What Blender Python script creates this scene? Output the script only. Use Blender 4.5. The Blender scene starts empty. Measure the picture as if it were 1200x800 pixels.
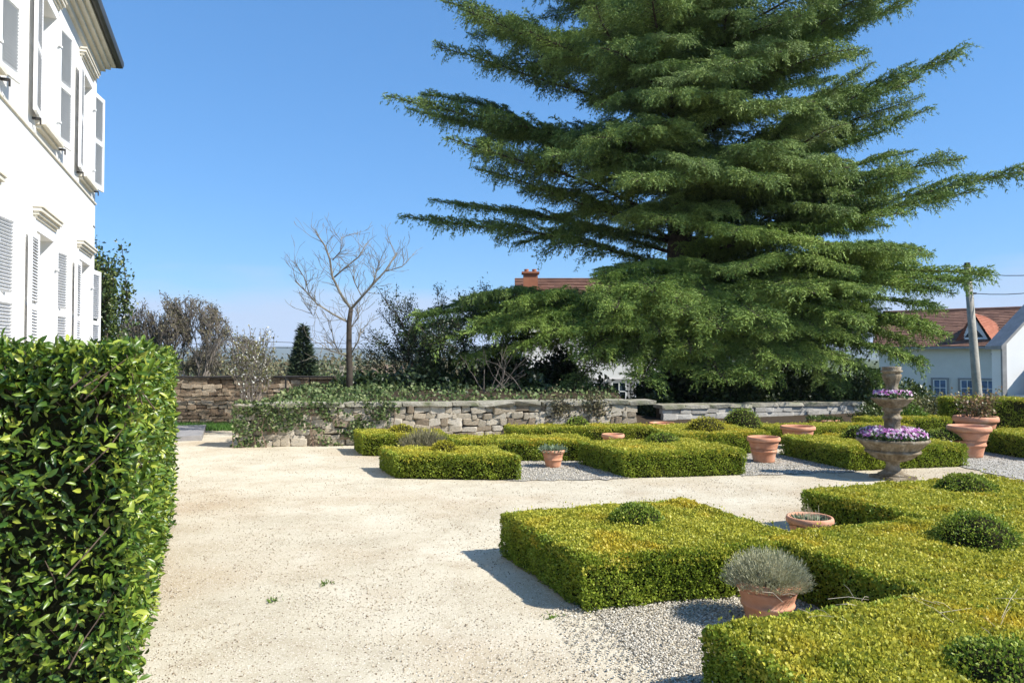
import bpy, math, random
import numpy as np
from mathutils import Vector, Matrix

# ------------------------------------------------------------------ camera, sky, sun
SC = bpy.context.scene
H, F, PITCH = 1.65, 850.0, math.atan(20 / 850.0)
cam_d = bpy.data.cameras.new('camera'); cam = bpy.data.objects.new('camera', cam_d)
SC.collection.objects.link(cam); SC.camera = cam
cam_d.sensor_width = 36.0; cam_d.lens = F / 1200 * 36.0
cam_d.clip_start = 0.05; cam_d.clip_end = 20000
cam.location = (0, 0, H); cam.rotation_euler = (math.pi / 2 + PITCH, 0, 0)

SUN_TO = Vector((0.93, -0.37, 0)).normalized(); SUN_EL = math.radians(43)
SUN_TO = Vector((SUN_TO.x * math.cos(SUN_EL), SUN_TO.y * math.cos(SUN_EL), math.sin(SUN_EL)))
world = bpy.data.worlds.new('World'); SC.world = world; world.use_nodes = True
wn = world.node_tree.nodes; wl = world.node_tree.links
bg = wn['Background']; sky = wn.new('ShaderNodeTexSky'); sky.sky_type = 'NISHITA'; sky.sun_disc = False
sky.sun_elevation = SUN_EL; sky.sun_rotation = math.atan2(SUN_TO.x, SUN_TO.y)
sky.altitude = 2000; sky.air_density = 1.0; sky.dust_density = 0.0; sky.ozone_density = 4.0
# the photograph's own film response to the sky: softer contrast, richer blue; plus a thin pale cloud bank low down
gm = wn.new('ShaderNodeGamma'); gm.inputs[1].default_value = .55; wl.new(sky.outputs[0], gm.inputs[0])
bw = wn.new('ShaderNodeRGBToBW'); wl.new(gm.outputs[0], bw.inputs[0])
sat = wn.new('ShaderNodeMix'); sat.data_type = 'RGBA'; sat.clamp_factor = False; sat.inputs[0].default_value = 2.2
wl.new(bw.outputs[0], sat.inputs[6]); wl.new(gm.outputs[0], sat.inputs[7])
tint = wn.new('ShaderNodeMix'); tint.data_type = 'RGBA'; tint.blend_type = 'MULTIPLY'; tint.inputs[0].default_value = 1
wl.new(sat.outputs[2], tint.inputs[6]); tint.inputs[7].default_value = (1.18, 1.25, 1.39, 1)
wtc = wn.new('ShaderNodeTexCoord'); wsx = wn.new('ShaderNodeSeparateXYZ'); wl.new(wtc.outputs['Generated'], wsx.inputs[0])
wmp = wn.new('ShaderNodeMapping'); wmp.inputs['Scale'].default_value = (2.2, 2.2, 14); wl.new(wtc.outputs['Generated'], wmp.inputs[0])
wno = wn.new('ShaderNodeTexNoise'); wno.inputs['Scale'].default_value = 2.0; wno.inputs['Detail'].default_value = 5; wl.new(wmp.outputs[0], wno.inputs['Vector'])
wad = wn.new('ShaderNodeMath'); wad.operation = 'MULTIPLY_ADD'; wad.inputs[1].default_value = .11; wl.new(wno.outputs['Fac'], wad.inputs[0]); wl.new(wsx.outputs[2], wad.inputs[2])
wmr = wn.new('ShaderNodeMapRange'); wmr.inputs[1].default_value = .165; wmr.inputs[2].default_value = .115; wmr.inputs[3].default_value = 0; wmr.inputs[4].default_value = .85; wl.new(wad.outputs[0], wmr.inputs[0])
cl = wn.new('ShaderNodeMix'); cl.data_type = 'RGBA'; wl.new(wmr.outputs[0], cl.inputs[0]); wl.new(tint.outputs[2], cl.inputs[6]); cl.inputs[7].default_value = (2.75, 3.35, 4.5, 1)
wl.new(cl.outputs[2], bg.inputs[0]); bg.inputs[1].default_value = 0.13
sun_d = bpy.data.lights.new('sun', 'SUN'); sun_d.energy = 5.0; sun_d.angle = math.radians(0.53)
sun_d.color = (1.0, 0.955, 0.88)
sun = bpy.data.objects.new('sun', sun_d); SC.collection.objects.link(sun)
sun.rotation_euler = (-SUN_TO).to_track_quat('-Z', 'Y').to_euler(); sun.location = (20, -10, 30)
SC.view_settings.view_transform = 'Standard'; SC.view_settings.look = 'None'
SC.view_settings.gamma = 1.0; SC.view_settings.exposure = 0.72

# ------------------------------------------------------------------ helpers
RNG = np.random.default_rng(7); R = random.Random(11)
COL = SC.collection

def at(px, Y):                       # world x of a photograph column at depth Y
    return (px - 600) / F * Y
def zt(py, Y):                       # world height of a photograph row at depth Y
    return H + Y * math.tan(PITCH + math.atan((400 - py) / F))
def G(p, q):                         # garden axes -> world
    return (.932 * p - .362 * q, .362 * p + .932 * q)

def tag(o, label=None, cat=None, group=None, kind=None):
    if label: o['label'] = label
    if cat: o['category'] = cat
    if group: o['group'] = group
    if kind: o['kind'] = kind
    return o
def empty(name, loc=(0, 0, 0), rz=0.0, label=None, cat=None, group=None):
    o = bpy.data.objects.new(name, None); COL.objects.link(o)
    o.location = loc; o.rotation_euler = (0, 0, rz); o.empty_display_size = .2
    return tag(o, label, cat, group)
def link(name, me, mat=None, parent=None, smooth=False):
    o = bpy.data.objects.new(name, me); COL.objects.link(o)
    if mat is not None and not me.materials: me.materials.append(mat)
    if parent: o.parent = parent
    if smooth: me.shade_smooth()
    return o

class MB:
    def __init__(s): s.v = []; s.f = []
    def add(s, vs, fs):
        k = len(s.v); s.v += [tuple(v) for v in vs]; s.f += [tuple(i + k for i in f) for f in fs]; return s
    def box(s, c, d, rz=0.0):
        x, y, z = d[0] / 2, d[1] / 2, d[2] / 2; cs, sn = math.cos(rz), math.sin(rz)
        vs = []
        for a, b, e in ((-x, -y, -z), (x, -y, -z), (x, y, -z), (-x, y, -z), (-x, -y, z), (x, -y, z), (x, y, z), (-x, y, z)):
            vs.append((c[0] + a * cs - b * sn, c[1] + a * sn + b * cs, c[2] + e))
        return s.add(vs, [(3, 2, 1, 0), (4, 5, 6, 7), (0, 1, 5, 4), (1, 2, 6, 5), (2, 3, 7, 6), (3, 0, 4, 7)])
    def prism(s, poly, z0, z1):
        n = len(poly)
        vs = [(x, y, z0) for x, y in poly] + [(x, y, z1) for x, y in poly]
        return s.add(vs, [tuple(range(n - 1, -1, -1)), tuple(range(n, 2 * n))] + [(i, (i + 1) % n, n + (i + 1) % n, n + i) for i in range(n)])
    def tube(s, pts, rad, n=6, cap=True):
        pts = [Vector(p) for p in pts]; k = len(pts); vs = []
        if not hasattr(rad, '__len__'): rad = [rad] * k
        ref = Vector((.31, .17, .93))
        for i, p in enumerate(pts):
            t = (pts[min(i + 1, k - 1)] - pts[max(i - 1, 0)])
            if t.length < 1e-9: t = Vector((0, 0, 1))
            t.normalize()
            a = t.cross(ref)
            if a.length < .05: a = t.cross(Vector((1, 0, 0)))
            a.normalize(); b = t.cross(a)
            for j in range(n):
                w = 2 * math.pi * j / n; vs.append(p + (a * math.cos(w) + b * math.sin(w)) * rad[i])
        fs = [(i * n + j, i * n + (j + 1) % n, (i + 1) * n + (j + 1) % n, (i + 1) * n + j) for i in range(k - 1) for j in range(n)]
        if cap: fs += [tuple(range(n - 1, -1, -1)), tuple((k - 1) * n + j for j in range(n))]
        return s.add(vs, fs)
    def lathe(s, prof, n=40, c=(0, 0, 0), fn=None, close=False):
        vs = []
        for i, (r, z) in enumerate(prof):
            for j in range(n):
                w = 2 * math.pi * j / n; rr = r if fn is None else fn(r, z, w, i)
                vs.append((c[0] + rr * math.cos(w), c[1] + rr * math.sin(w), c[2] + z))
        k = len(prof)
        fs = [(i * n + j, i * n + (j + 1) % n, (i + 1) * n + (j + 1) % n, (i + 1) * n + j) for i in range(k - 1) for j in range(n)]
        if close: fs += [tuple(range(n - 1, -1, -1)), tuple((k - 1) * n + j for j in range(n))]
        return s.add(vs, fs)
    def mesh(s, name):
        me = bpy.data.meshes.new(name); me.from_pydata(s.v, [], s.f); me.update(); return me
    def build(s, name, mat, parent=None, smooth=False):
        return link(name, s.mesh(name), mat, parent, smooth)

def mesh_np(name, V, Fa, mat=None, smooth=False):
    V = np.ascontiguousarray(V, dtype=np.float32); Fa = np.ascontiguousarray(Fa, dtype=np.int32)
    me = bpy.data.meshes.new(name); n, k = Fa.shape
    me.vertices.add(len(V)); me.vertices.foreach_set('co', V.ravel())
    me.loops.add(n * k); me.loops.foreach_set('vertex_index', Fa.ravel())
    me.polygons.add(n); me.polygons.foreach_set('loop_start', np.arange(0, n * k, k, dtype=np.int32))
    try: me.polygons.foreach_set('loop_total', np.full(n, k, dtype=np.int32))
    except Exception: pass
    me.update(calc_edges=True)
    if mat is not None: me.materials.append(mat)
    if smooth: me.shade_smooth()
    return me
def scatter(T, Fc, M, P):            # template verts T (m,3), faces Fc (k,c), matrices M (n,3,3) with columns = axes, positions P
    n, m = len(P), len(T)
    V = np.einsum('nij,mj->nmi', M, T) + P[:, None, :]
    Fo = (np.asarray(Fc)[None] + (np.arange(n) * m)[:, None, None]).reshape(-1, len(Fc[0]))
    return V.reshape(-1, 3), Fo
def nrm(a): return a / np.maximum(np.linalg.norm(a, axis=-1, keepdims=True), 1e-9)
def frames(D, N):                    # columns: x = D, z ~ N, y = z x x
    x = nrm(D); y = nrm(np.cross(N, x)); z = np.cross(x, y)
    return np.stack([x, y, z], axis=-1)
def rngn(m): return nrm(RNG.normal(size=(m, 3)))
def rand_rot(n, rng):
    a = nrm(rng.normal(size=(n, 3))); b = rng.normal(size=(n, 3)); return frames(a, b)
def join(parts):
    Vs, Fs, k = [], [], 0
    for V, f in parts: Vs.append(V); Fs.append(f + k); k += len(V)
    return np.concatenate(Vs), np.concatenate(Fs)
def wob(x, y, s=1.0, k=0.0):         # smooth cheap noise, -1..1
    return (np.sin(x * 2.1 * s + k) * np.cos(y * 1.7 * s - k * 1.3) + .6 * np.sin(x * 4.7 * s + y * 3.1 * s + k * 2.1)
            + .4 * np.sin(y * 9.3 * s - x * 7.9 * s + k)) / 2.0

LEAF4 = np.array([(0, 0, 0), (.5, .5, .12), (1, 0, 0), (.5, -.5, .12)], float); LEAF4F = [(0, 1, 2, 3)]
NEEDLE = np.array([(0, .5, 0), (0, -.5, 0), (1, 0, 0)], float); NEEDLEF = [(0, 1, 2)]
BIGLEAF = np.array([(0, 0, 0), (.3, .42, .1), (.7, .4, .07), (1, 0, -.12), (.7, -.4, .07), (.3, -.42, .1), (.35, 0, 0), (.72, 0, -.02)], float)
BIGLEAFF = [(0, 6, 1), (6, 7, 2), (6, 2, 1), (7, 3, 2), (0, 5, 6), (6, 5, 4), (6, 4, 7), (7, 4, 3)]
OCT = np.array([(1, 0, 0), (-1, 0, 0), (0, 1, 0), (0, -1, 0), (0, 0, 1), (0, 0, -1)], float)
OCTF = [(0, 2, 4), (2, 1, 4), (1, 3, 4), (3, 0, 4), (2, 0, 5), (1, 2, 5), (3, 1, 5), (0, 3, 5)]

# ------------------------------------------------------------------ materials
def mat(name, ramp, rough=.8, spec=.3, scale=None, detail=4, bump=0.0, bscale=40, island=False, obj=False, transl=0.0,
        metal=0.0, patch=None, speck=None, mixf=.5):
    """ramp: list of (pos, rgb). Driven by noise (scale), island random or object random. patch: (scale, rgb, lo, hi)."""
    m = bpy.data.materials.new(name); m.use_nodes = True
    nt = m.node_tree; N = nt.nodes; L = nt.links; b = N['Principled BSDF']
    b.inputs['Roughness'].default_value = rough; b.inputs['Metallic'].default_value = metal
    b.inputs['Specular IOR Level'].default_value = spec
    tc = N.new('ShaderNodeNewGeometry'); pos = tc.outputs['Position']
    if obj == 'local':
        t2 = N.new('ShaderNodeTexCoord'); pos = t2.outputs['Object']
    cr = N.new('ShaderNodeValToRGB'); e = cr.color_ramp.elements
    while len(e) < len(ramp): e.new(.5)
    for i, (p, c) in enumerate(ramp): e[i].position = p; e[i].color = (*c, 1)
    fac = None
    if scale:
        n1 = N.new('ShaderNodeTexNoise'); n1.inputs['Scale'].default_value = scale; n1.inputs['Detail'].default_value = detail
        n1.inputs['Roughness'].default_value = .65; L.new(pos, n1.inputs['Vector'])
        mr = N.new('ShaderNodeMapRange'); mr.inputs[1].default_value = .3; mr.inputs[2].default_value = .7
        L.new(n1.outputs['Fac'], mr.inputs[0]); fac = mr.outputs[0]
    rnd = None
    if island: rnd = tc.outputs['Random Per Island']
    elif obj is True or obj == 'local':
        oi = N.new('ShaderNodeObjectInfo'); rnd = oi.outputs['Random']
    if rnd is not None and fac is not None:
        mx = N.new('ShaderNodeMix'); mx.inputs[0].default_value = mixf; L.new(rnd, mx.inputs[2]); L.new(fac, mx.inputs[3]); fac = mx.outputs[0]
    elif rnd is not None: fac = rnd
    if fac is not None: L.new(fac, cr.inputs[0])
    col = cr.outputs[0]
    for pt in (patch if isinstance(patch, list) else [patch] if patch else []):
        n2 = N.new('ShaderNodeTexNoise'); n2.inputs['Scale'].default_value = pt[0]; n2.inputs['Detail'].default_value = 3
        L.new(pos, n2.inputs['Vector'])
        m2 = N.new('ShaderNodeMapRange'); m2.inputs[1].default_value = pt[2]; m2.inputs[2].default_value = pt[3]
        if len(pt) > 4: m2.inputs[4].default_value = pt[4]
        L.new(n2.outputs['Fac'], m2.inputs[0])
        mx = N.new('ShaderNodeMix'); mx.data_type = 'RGBA'; L.new(m2.outputs[0], mx.inputs[0]); L.new(col, mx.inputs[6])
        mx.inputs[7].default_value = (*pt[1], 1); col = mx.outputs[2]
    for sp in (speck if isinstance(speck, list) else [speck] if speck else []):      # (scale, rgb, threshold)
        vo = N.new('ShaderNodeTexVoronoi'); vo.inputs['Scale'].default_value = sp[0]; L.new(pos, vo.inputs['Vector'])
        sx = N.new('ShaderNodeSeparateColor'); L.new(vo.outputs['Color'], sx.inputs[0])
        m2 = N.new('ShaderNodeMapRange'); m2.inputs[1].default_value = sp[2]; m2.inputs[2].default_value = sp[2] + .02
        L.new(sx.outputs[0], m2.inputs[0])
        mx = N.new('ShaderNodeMix'); mx.data_type = 'RGBA'; L.new(m2.outputs[0], mx.inputs[0]); L.new(col, mx.inputs[6])
        mx.inputs[7].default_value = (*sp[1], 1); col = mx.outputs[2]
    L.new(col, b.inputs['Base Color'])
    if bump:
        nb = N.new('ShaderNodeTexNoise'); nb.inputs['Scale'].default_value = bscale; nb.inputs['Detail'].default_value = 5
        L.new(pos, nb.inputs['Vector'])
        bp = N.new('ShaderNodeBump'); bp.inputs['Strength'].default_value = bump; bp.inputs['Distance'].default_value = .02
        L.new(nb.outputs['Fac'], bp.inputs['Height']); L.new(bp.outputs[0], b.inputs['Normal'])
    if transl:
        tr = N.new('ShaderNodeBsdfTranslucent'); L.new(col, tr.inputs['Color'])
        ms = N.new('ShaderNodeMixShader'); ms.inputs[0].default_value = transl
        L.new(b.outputs[0], ms.inputs[1]); L.new(tr.outputs[0], ms.inputs[2])
        L.new(ms.outputs[0], N['Material Output'].inputs['Surface'])
    return m

M = {}
M['sand'] = mat('cream_gravel', [(0, (.42, .365, .265)), (.5, (.52, .465, .35)), (1, (.60, .545, .43))], .95, .1, 1.1, 6, .35, 120,
                patch=[(.45, (.40, .30, .185), .50, .68, .72), (1.6, (.38, .30, .20), .54, .72, .5), (7, (.36, .29, .20), .56, .7, .35), (55, (.27, .22, .16), .62, .74, .5)],
                speck=[(120, (.24, .19, .14), .955), (170, (.68, .62, .52), .90)])
M['greybed'] = mat('grey_gravel_bed', [(0, (.25, .225, .185)), (1, (.46, .425, .36))], .95, .1, 60, 4, .6, 90, speck=[(60, (.55, .53, .49), .7), (75, (.14, .13, .11), .8)])
M['chips'] = mat('grey_stone_chips', [(0, (.20, .175, .135)), (.35, (.42, .38, .305)), (.7, (.54, .49, .40)), (1, (.66, .61, .51))], .9, .2, island=True)
M['pebble'] = mat('path_pebbles', [(0, (.20, .15, .10)), (.35, (.38, .31, .22)), (.6, (.55, .48, .36)), (1, (.72, .66, .55))], .9, .2, island=True)
M['litter'] = mat('dry_litter', [(0, (.08, .055, .035)), (1, (.26, .19, .12))], .9, .1, island=True)
M['soil'] = mat('field_ground', [(0, (.06, .075, .03)), (1, (.11, .13, .05))], .95, .1, .3)
M['earth'] = mat('dark_soil', [(0, (.035, .026, .018)), (1, (.08, .06, .04))], .95, .1, 20, 4, .5, 60)
M['grass'] = mat('grass_blades', [(0, (.05, .13, .02)), (1, (.12, .24, .045))], .6, .3, island=True, transl=.3)
M['plaster'] = mat('white_plaster', [(0, (.80, .79, .76)), (1, (.84, .83, .80))], .85, .2, 1.5, 5, .05, 30)
M['white'] = mat('white_paint', [(0, (.80, .80, .79)), (1, (.83, .83, .82))], .5, .4, 6)
M['louvre'] = mat('pale_grey_louvres', [(0, (.70, .71, .73)), (1, (.75, .76, .78))], .55, .4, 5)
M['moulding'] = mat('cream_stone_trim', [(0, (.62, .58, .49)), (1, (.74, .70, .60))], .8, .2, 3)
M['zinc'] = mat('dark_gutter', [(0, (.035, .036, .034)), (1, (.07, .07, .065))], .5, .5, 3)
M['slate'] = mat('slate_roof', [(0, (.05, .052, .055)), (1, (.09, .09, .095))], .6, .4, 4)
M['iron'] = mat('black_iron', [(0, (.02, .02, .02)), (1, (.045, .04, .035))], .6, .4, 10)
M['rust'] = mat('rusty_hardware', [(0, (.10, .06, .04)), (1, (.18, .11, .07))], .7, .3, 10)
M['glass'] = mat('window_glass', [(0, (.03, .04, .05)), (1, (.06, .08, .10))], .08, .6, 2)
M['blueglass'] = mat('sky_lit_glass', [(0, (.05, .09, .16)), (1, (.12, .22, .40))], .08, .8, 3)  # blue of the reflected sky put into the pane colour
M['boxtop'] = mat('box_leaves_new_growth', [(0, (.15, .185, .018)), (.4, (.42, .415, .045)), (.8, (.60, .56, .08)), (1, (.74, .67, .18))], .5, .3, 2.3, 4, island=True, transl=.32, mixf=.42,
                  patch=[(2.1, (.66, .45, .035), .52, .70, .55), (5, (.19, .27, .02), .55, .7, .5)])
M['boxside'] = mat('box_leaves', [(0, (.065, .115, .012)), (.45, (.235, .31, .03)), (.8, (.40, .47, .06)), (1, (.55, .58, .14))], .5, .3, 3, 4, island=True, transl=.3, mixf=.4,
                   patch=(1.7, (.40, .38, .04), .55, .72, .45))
M['boxball'] = mat('box_ball_leaves', [(0, (.06, .12, .012)), (.5, (.20, .29, .028)), (1, (.42, .48, .08))], .5, .3, island=True, transl=.3,
                   patch=(1.3, (.28, .28, .025), .5, .65, .5))
M['boxcore'] = mat('box_dark_core', [(0, (.012, .014, .005)), (1, (.035, .032, .014))], .95, .05, 50, 3, .8, 70)  # near-black core colour; shade between the leaves put into it
M['laurel'] = mat('laurel_leaves', [(0, (.03, .075, .012)), (.4, (.085, .155, .018)), (.75, (.17, .25, .026)), (1, (.38, .42, .06))], .36, .45, island=True, transl=.22)
M['laurel1'] = mat('laurel_leaf', [(0, (.03, .08, .013)), (.45, (.09, .165, .02)), (.75, (.17, .26, .028)), (1, (.38, .43, .06))], .34, .45, obj=True, transl=.22)
M['laurelcore'] = mat('laurel_inner', [(0, (.010, .013, .006)), (1, (.03, .03, .014))], .95, .05, 25, 3, .6, 40)  # near-black laurel core, carrying the shade behind its leaves
M['twig'] = mat('brown_twigs', [(0, (.10, .065, .05)), (1, (.21, .15, .11))], .85, .2, 12, island=True)
M['drytwig'] = mat('dry_grass_stalks', [(0, (.34, .28, .18)), (1, (.55, .48, .36))], .85, .2, island=True)
M['bark'] = mat('cedar_bark', [(0, (.035, .028, .022)), (1, (.10, .08, .065))], .9, .15, 9, 4, .8, 25)
M['barebark'] = mat('pale_bark', [(0, (.14, .125, .10)), (1, (.26, .24, .195))], .9, .15, 6, 4, .4, 25)
M['darkbark'] = mat('shaded_bark', [(0, (.035, .03, .025)), (1, (.08, .066, .052))], .9, .15, 6)  # bare trunk's shade put into a darker bark; stems and yew share it
M['greybark'] = mat('grey_brown_bark', [(0, (.10, .085, .072)), (1, (.20, .175, .15))], .9, .15, 6, island=True)
M['cedar'] = mat('cedar_needles', [(0, (.04, .085, .03)), (.5, (.17, .255, .066)), (.85, (.32, .41, .10)), (1, (.45, .52, .16))], .6, .25, .55, 3, island=True, transl=.10, mixf=.45)
M['cedarlow'] = mat('cedar_needles_sunlit', [(0, (.055, .115, .028)), (.5, (.20, .295, .06)), (.85, (.35, .45, .095)), (1, (.48, .55, .17))], .6, .25, .7, 3, island=True, transl=.12, mixf=.45)  # lighter cedar copy: sunlight on the low boughs put into the colour
M['darkleaf'] = mat('dark_evergreen_leaves', [(0, (.012, .028, .010)), (.6, (.03, .055, .016)), (1, (.07, .10, .03))], .45, .4, island=True, transl=.12)  # near-black leaves; the cedar's shade over the undergrowth put into the colour
M['shrub'] = mat('shrub_leaves', [(0, (.03, .055, .014)), (.6, (.07, .11, .024)), (1, (.18, .21, .06))], .4, .45, island=True, transl=.2)
M['olive'] = mat('olive_shrub_leaves', [(0, (.075, .085, .03)), (.5, (.15, .155, .05)), (1, (.26, .23, .10))], .55, .3, island=True, transl=.25)
M['lime'] = mat('bright_green_leaves', [(0, (.06, .12, .012)), (.6, (.11, .20, .02)), (1, (.19, .27, .04))], .5, .35, island=True, transl=.3)
M['ivy'] = mat('ivy_leaves', [(0, (.04, .075, .022)), (.55, (.10, .15, .045)), (.85, (.18, .22, .08)), (1, (.30, .33, .16))], .6, .3, island=True, transl=.15)
M['blossom'] = mat('white_blossom', [(0, (.55, .56, .48)), (1, (.84, .83, .78))], .7, .2, island=True, transl=.3)
M['conifer'] = mat('dark_conifer', [(0, (.014, .03, .015)), (1, (.06, .085, .035))], .7, .2, island=True)
M['santolina'] = mat('silver_foliage', [(0, (.20, .20, .11)), (.5, (.40, .39, .235)), (1, (.62, .60, .40))], .8, .15, island=True, transl=.15)
M['succulent'] = mat('blue_green_leaves', [(0, (.10, .16, .09)), (1, (.27, .33, .21))], .6, .3, island=True, transl=.15)
M['lavgrey'] = mat('grey_lavender', [(0, (.13, .125, .065)), (1, (.29, .265, .17))], .85, .1, island=True, transl=.15)
M['rose'] = mat('reddish_leaves', [(0, (.11, .12, .04)), (.5, (.22, .20, .07)), (.8, (.34, .19, .10)), (1, (.45, .33, .22))], .45, .4, island=True, transl=.2)
M['pansy'] = mat('pansy_petals', [(0, (.32, .08, .32)), (.3, (.52, .17, .46)), (.5, (.62, .34, .58)), (.65, (.74, .60, .72)), (.85, (.82, .78, .78)), (1, (.42, .07, .28))], .6, .2, island=True, transl=.25)
M['pansyleaf'] = mat('pansy_leaves', [(0, (.03, .07, .02)), (1, (.10, .16, .05))], .5, .3, island=True, transl=.2)
M['terra'] = mat('terracotta', [(0, (.44, .185, .10)), (.6, (.56, .275, .165)), (1, (.64, .38, .26))], .85, .2, 7, 5, .15, 60, obj='local', mixf=.7,
                 patch=[(4, (.62, .47, .36), .55, .75, .6), (11, (.30, .15, .09), .6, .78, .5)])
M['oldstone'] = mat('weathered_urn_stone', [(0, (.11, .085, .055)), (.5, (.215, .175, .12)), (1, (.36, .32, .25))], .92, .15, 9, 6, .7, 50, patch=(5, (.09, .065, .04), .54, .72, .7))
M['rubble'] = mat('rubble_stone', [(0, (.15, .11, .08)), (.25, (.30, .24, .17)), (.5, (.44, .38, .29)), (.8, (.58, .52, .42)), (.93, (.62, .57, .48)), (1, (.46, .25, .15))], .92, .15, 5, 6, .8, 30, obj='local', mixf=.25,
                  patch=[(6, (.12, .11, .06), .56, .72, .7)])
M['pale_rubble'] = mat('pale_rubble_stone', [(0, (.27, .25, .21)), (1, (.58, .55, .49))], .92, .15, 6, 6, .6, 30, obj='local', mixf=.5)
M['brown_rubble'] = mat('brown_rubble_stone', [(0, (.12, .085, .06)), (.3, (.25, .18, .12)), (.65, (.40, .31, .215)), (1, (.58, .49, .37))], .92, .15, 6, 6, .8, 30, obj='local', mixf=.35)
M['coping'] = mat('lichen_coping', [(0, (.22, .20, .155)), (1, (.44, .41, .335))], .92, .15, 8, 6, .8, 30, patch=(4, (.10, .12, .045), .48, .68, .8))
M['mortar'] = mat('shadowed_mortar', [(0, (.045, .035, .025)), (1, (.11, .09, .065))], .95, .1, 12, 5, .8, 40)  # shade between stones put into the colour; the brown wall's coping takes it too
M['slab'] = mat('grey_paving_slab', [(0, (.20, .19, .19)), (1, (.32, .31, .30))], .85, .2, 5, 5, .3, 40)
M['cream'] = mat('cream_render', [(0, (.66, .63, .57)), (1, (.72, .69, .63))], .9, .2, 1.5)
M['greytrim'] = mat('grey_timber_trim', [(0, (.24, .235, .23)), (1, (.33, .32, .31))], .8, .2, 3)
M['tile'] = mat('clay_roof_tiles', [(0, (.10, .055, .04)), (.5, (.17, .09, .062)), (1, (.25, .14, .095))], .85, .2, 2.0, 5, island=True, mixf=.5)
M['redtile'] = mat('red_dormer_tiles', [(0, (.26, .09, .05)), (1, (.38, .15, .09))], .85, .2, 2.0, 5, island=True, mixf=.5)
M['brick'] = mat('orange_chimney_brick', [(0, (.30, .12, .07)), (1, (.44, .20, .12))], .9, .15, 5, island=True, mixf=.5)
M['polewood'] = mat('weathered_pole', [(0, (.24, .225, .19)), (1, (.40, .375, .32))], .9, .15, 4, 5, .4, 20)
M['cable'] = mat('black_cable', [(0, (.02, .02, .02)), (1, (.03, .03, .03))], .6, .3)
M['hill'] = mat('wooded_hills', [(0, (.05, .075, .05)), (1, (.09, .11, .07))], .95, .1, .004, 6)
M['scrub'] = mat('winter_scrub', [(0, (.09, .075, .045)), (.6, (.16, .14, .08)), (1, (.21, .20, .11))], .9, .1, island=True, transl=.1)
M['far_tile'] = mat('far_roof', [(0, (.20, .14, .10)), (1, (.27, .19, .14))], .9, .1, 1)

# ------------------------------------------------------------------ ground and terrain
def ground_z(y): return 0.0 if y < 19 else -2.0 * min(1, (y - 19) / 8)
ys = [-60, 0, 19, 20, 21, 22, 23, 24, 25, 26, 27, 60, 300, 1500, 6000]; xs = [-6000, -800, -100, -20, 0, 20, 100, 800, 6000]
V = [(x, y, ground_z(y) - .008) for y in ys for x in xs]; nx = len(xs)
Fq = [(j * nx + i, j * nx + i + 1, (j + 1) * nx + i + 1, (j + 1) * nx + i) for j in range(len(ys) - 1) for i in range(nx - 1)]
tag(MB().add(V, Fq).build('ground', M['soil']), 'dark green and brown open ground running out beyond the garden walls', kind='structure')
# gravel path: a fine grid with gentle unevenness
gx = np.linspace(-14, 16, 301); gy = np.linspace(-5, 16.9, 221); X, Y = np.meshgrid(gx, gy)
Z = .004 * wob(X, Y, .8, 1.1) + .005 + .0025 * wob(X, Y, 4.5, 2.2)
V = np.stack([X, Y, Z], -1).reshape(-1, 3); n1 = len(gx)
I, J = np.meshgrid(np.arange(n1 - 1), np.arange(len(gy) - 1)); a = (J * n1 + I).ravel()
tag(link('gravel_path', mesh_np('gravel_path', V, np.stack([a, a + 1, a + n1 + 1, a + n1], 1), M['sand'], True)),
    'wide cream gravel path curving between the clipped hedges', kind='structure')
def ragged(poly, amp, step=.08):
    out = []; n = len(poly)
    for i in range(n):
        a, b = Vector(poly[i]), Vector(poly[(i + 1) % n]); k = max(2, int((b - a).length / step)); nn = Vector((b.y - a.y, a.x - b.x)).normalized()
        for j in range(k): p = a.lerp(b, j / k) + nn * R.gauss(0, amp); out.append((p.x, p.y))
    return out
def sheet(name, poly, z, m, label):
    poly = ragged(poly, .035)
    return tag(MB().add([(x, y, z) for x, y in poly], [tuple(range(len(poly)))]).build(name, m), label, kind='structure')
beds = [([G(1.98, 2.86), G(3.75, 2.75), G(3.75, 4.4), G(2.25, 4.4)], 'grey gravel bed around the pot of silver foliage'),
        ([(.0, 9.75), (1.6, 9.95), (1.2, 11.8), (-.5, 11.7)], 'grey gravel recess with the small succulent pot'),
        ([(3.2, 10.2), (5.0, 10.55), (4.6, 12.8), (2.9, 12.6)], 'grey gravel recess with the empty terracotta pot'),
        ([(6.9, 9.6), (10.5, 10.2), (9.5, 15.2), (6.6, 14.6)], 'grey gravel around the two stacked big pots')]
for i, (p, l) in enumerate(beds[1:]): sheet('gravel_bed', p, .0155, M['greybed'], l)

def stones(name, P, s, mt, label, flat=.6):
    n = len(P); T = OCT * np.array([1, .8, 1]); Mx = rand_rot(n, RNG) * (s * RNG.uniform(.6, 1.3, n))[:, None, None]
    Mx = Mx * RNG.uniform(.6, 1.2, (n, 1, 3)); Mx[:, 2, :] *= flat
    V, Fo = scatter(T, OCTF, Mx, P); return tag(link(name, mesh_np(name, V, Fo, mt)), label, kind='stuff')
def inpoly(P, poly):
    x, y = P[:, 0], P[:, 1]; ins = np.zeros(len(P), bool); n = len(poly)
    for i in range(n):
        (x1, y1), (x2, y2) = poly[i], poly[(i + 1) % n]
        c = ((y1 > y) != (y2 > y)) & (x < (x2 - x1) * (y - y1) / (y2 - y1 + 1e-12) + x1); ins ^= c
    return ins
def fill(poly, n, z=.012):
    a = np.array(poly); P = RNG.uniform(a.min(0), a.max(0), (n, 2)); P = P[inpoly(P, poly)]
    return np.c_[P, np.full(len(P), z)]
near = beds[0][0]
P = fill(near, 26000, .02); q = RNG.random(len(P))
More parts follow.
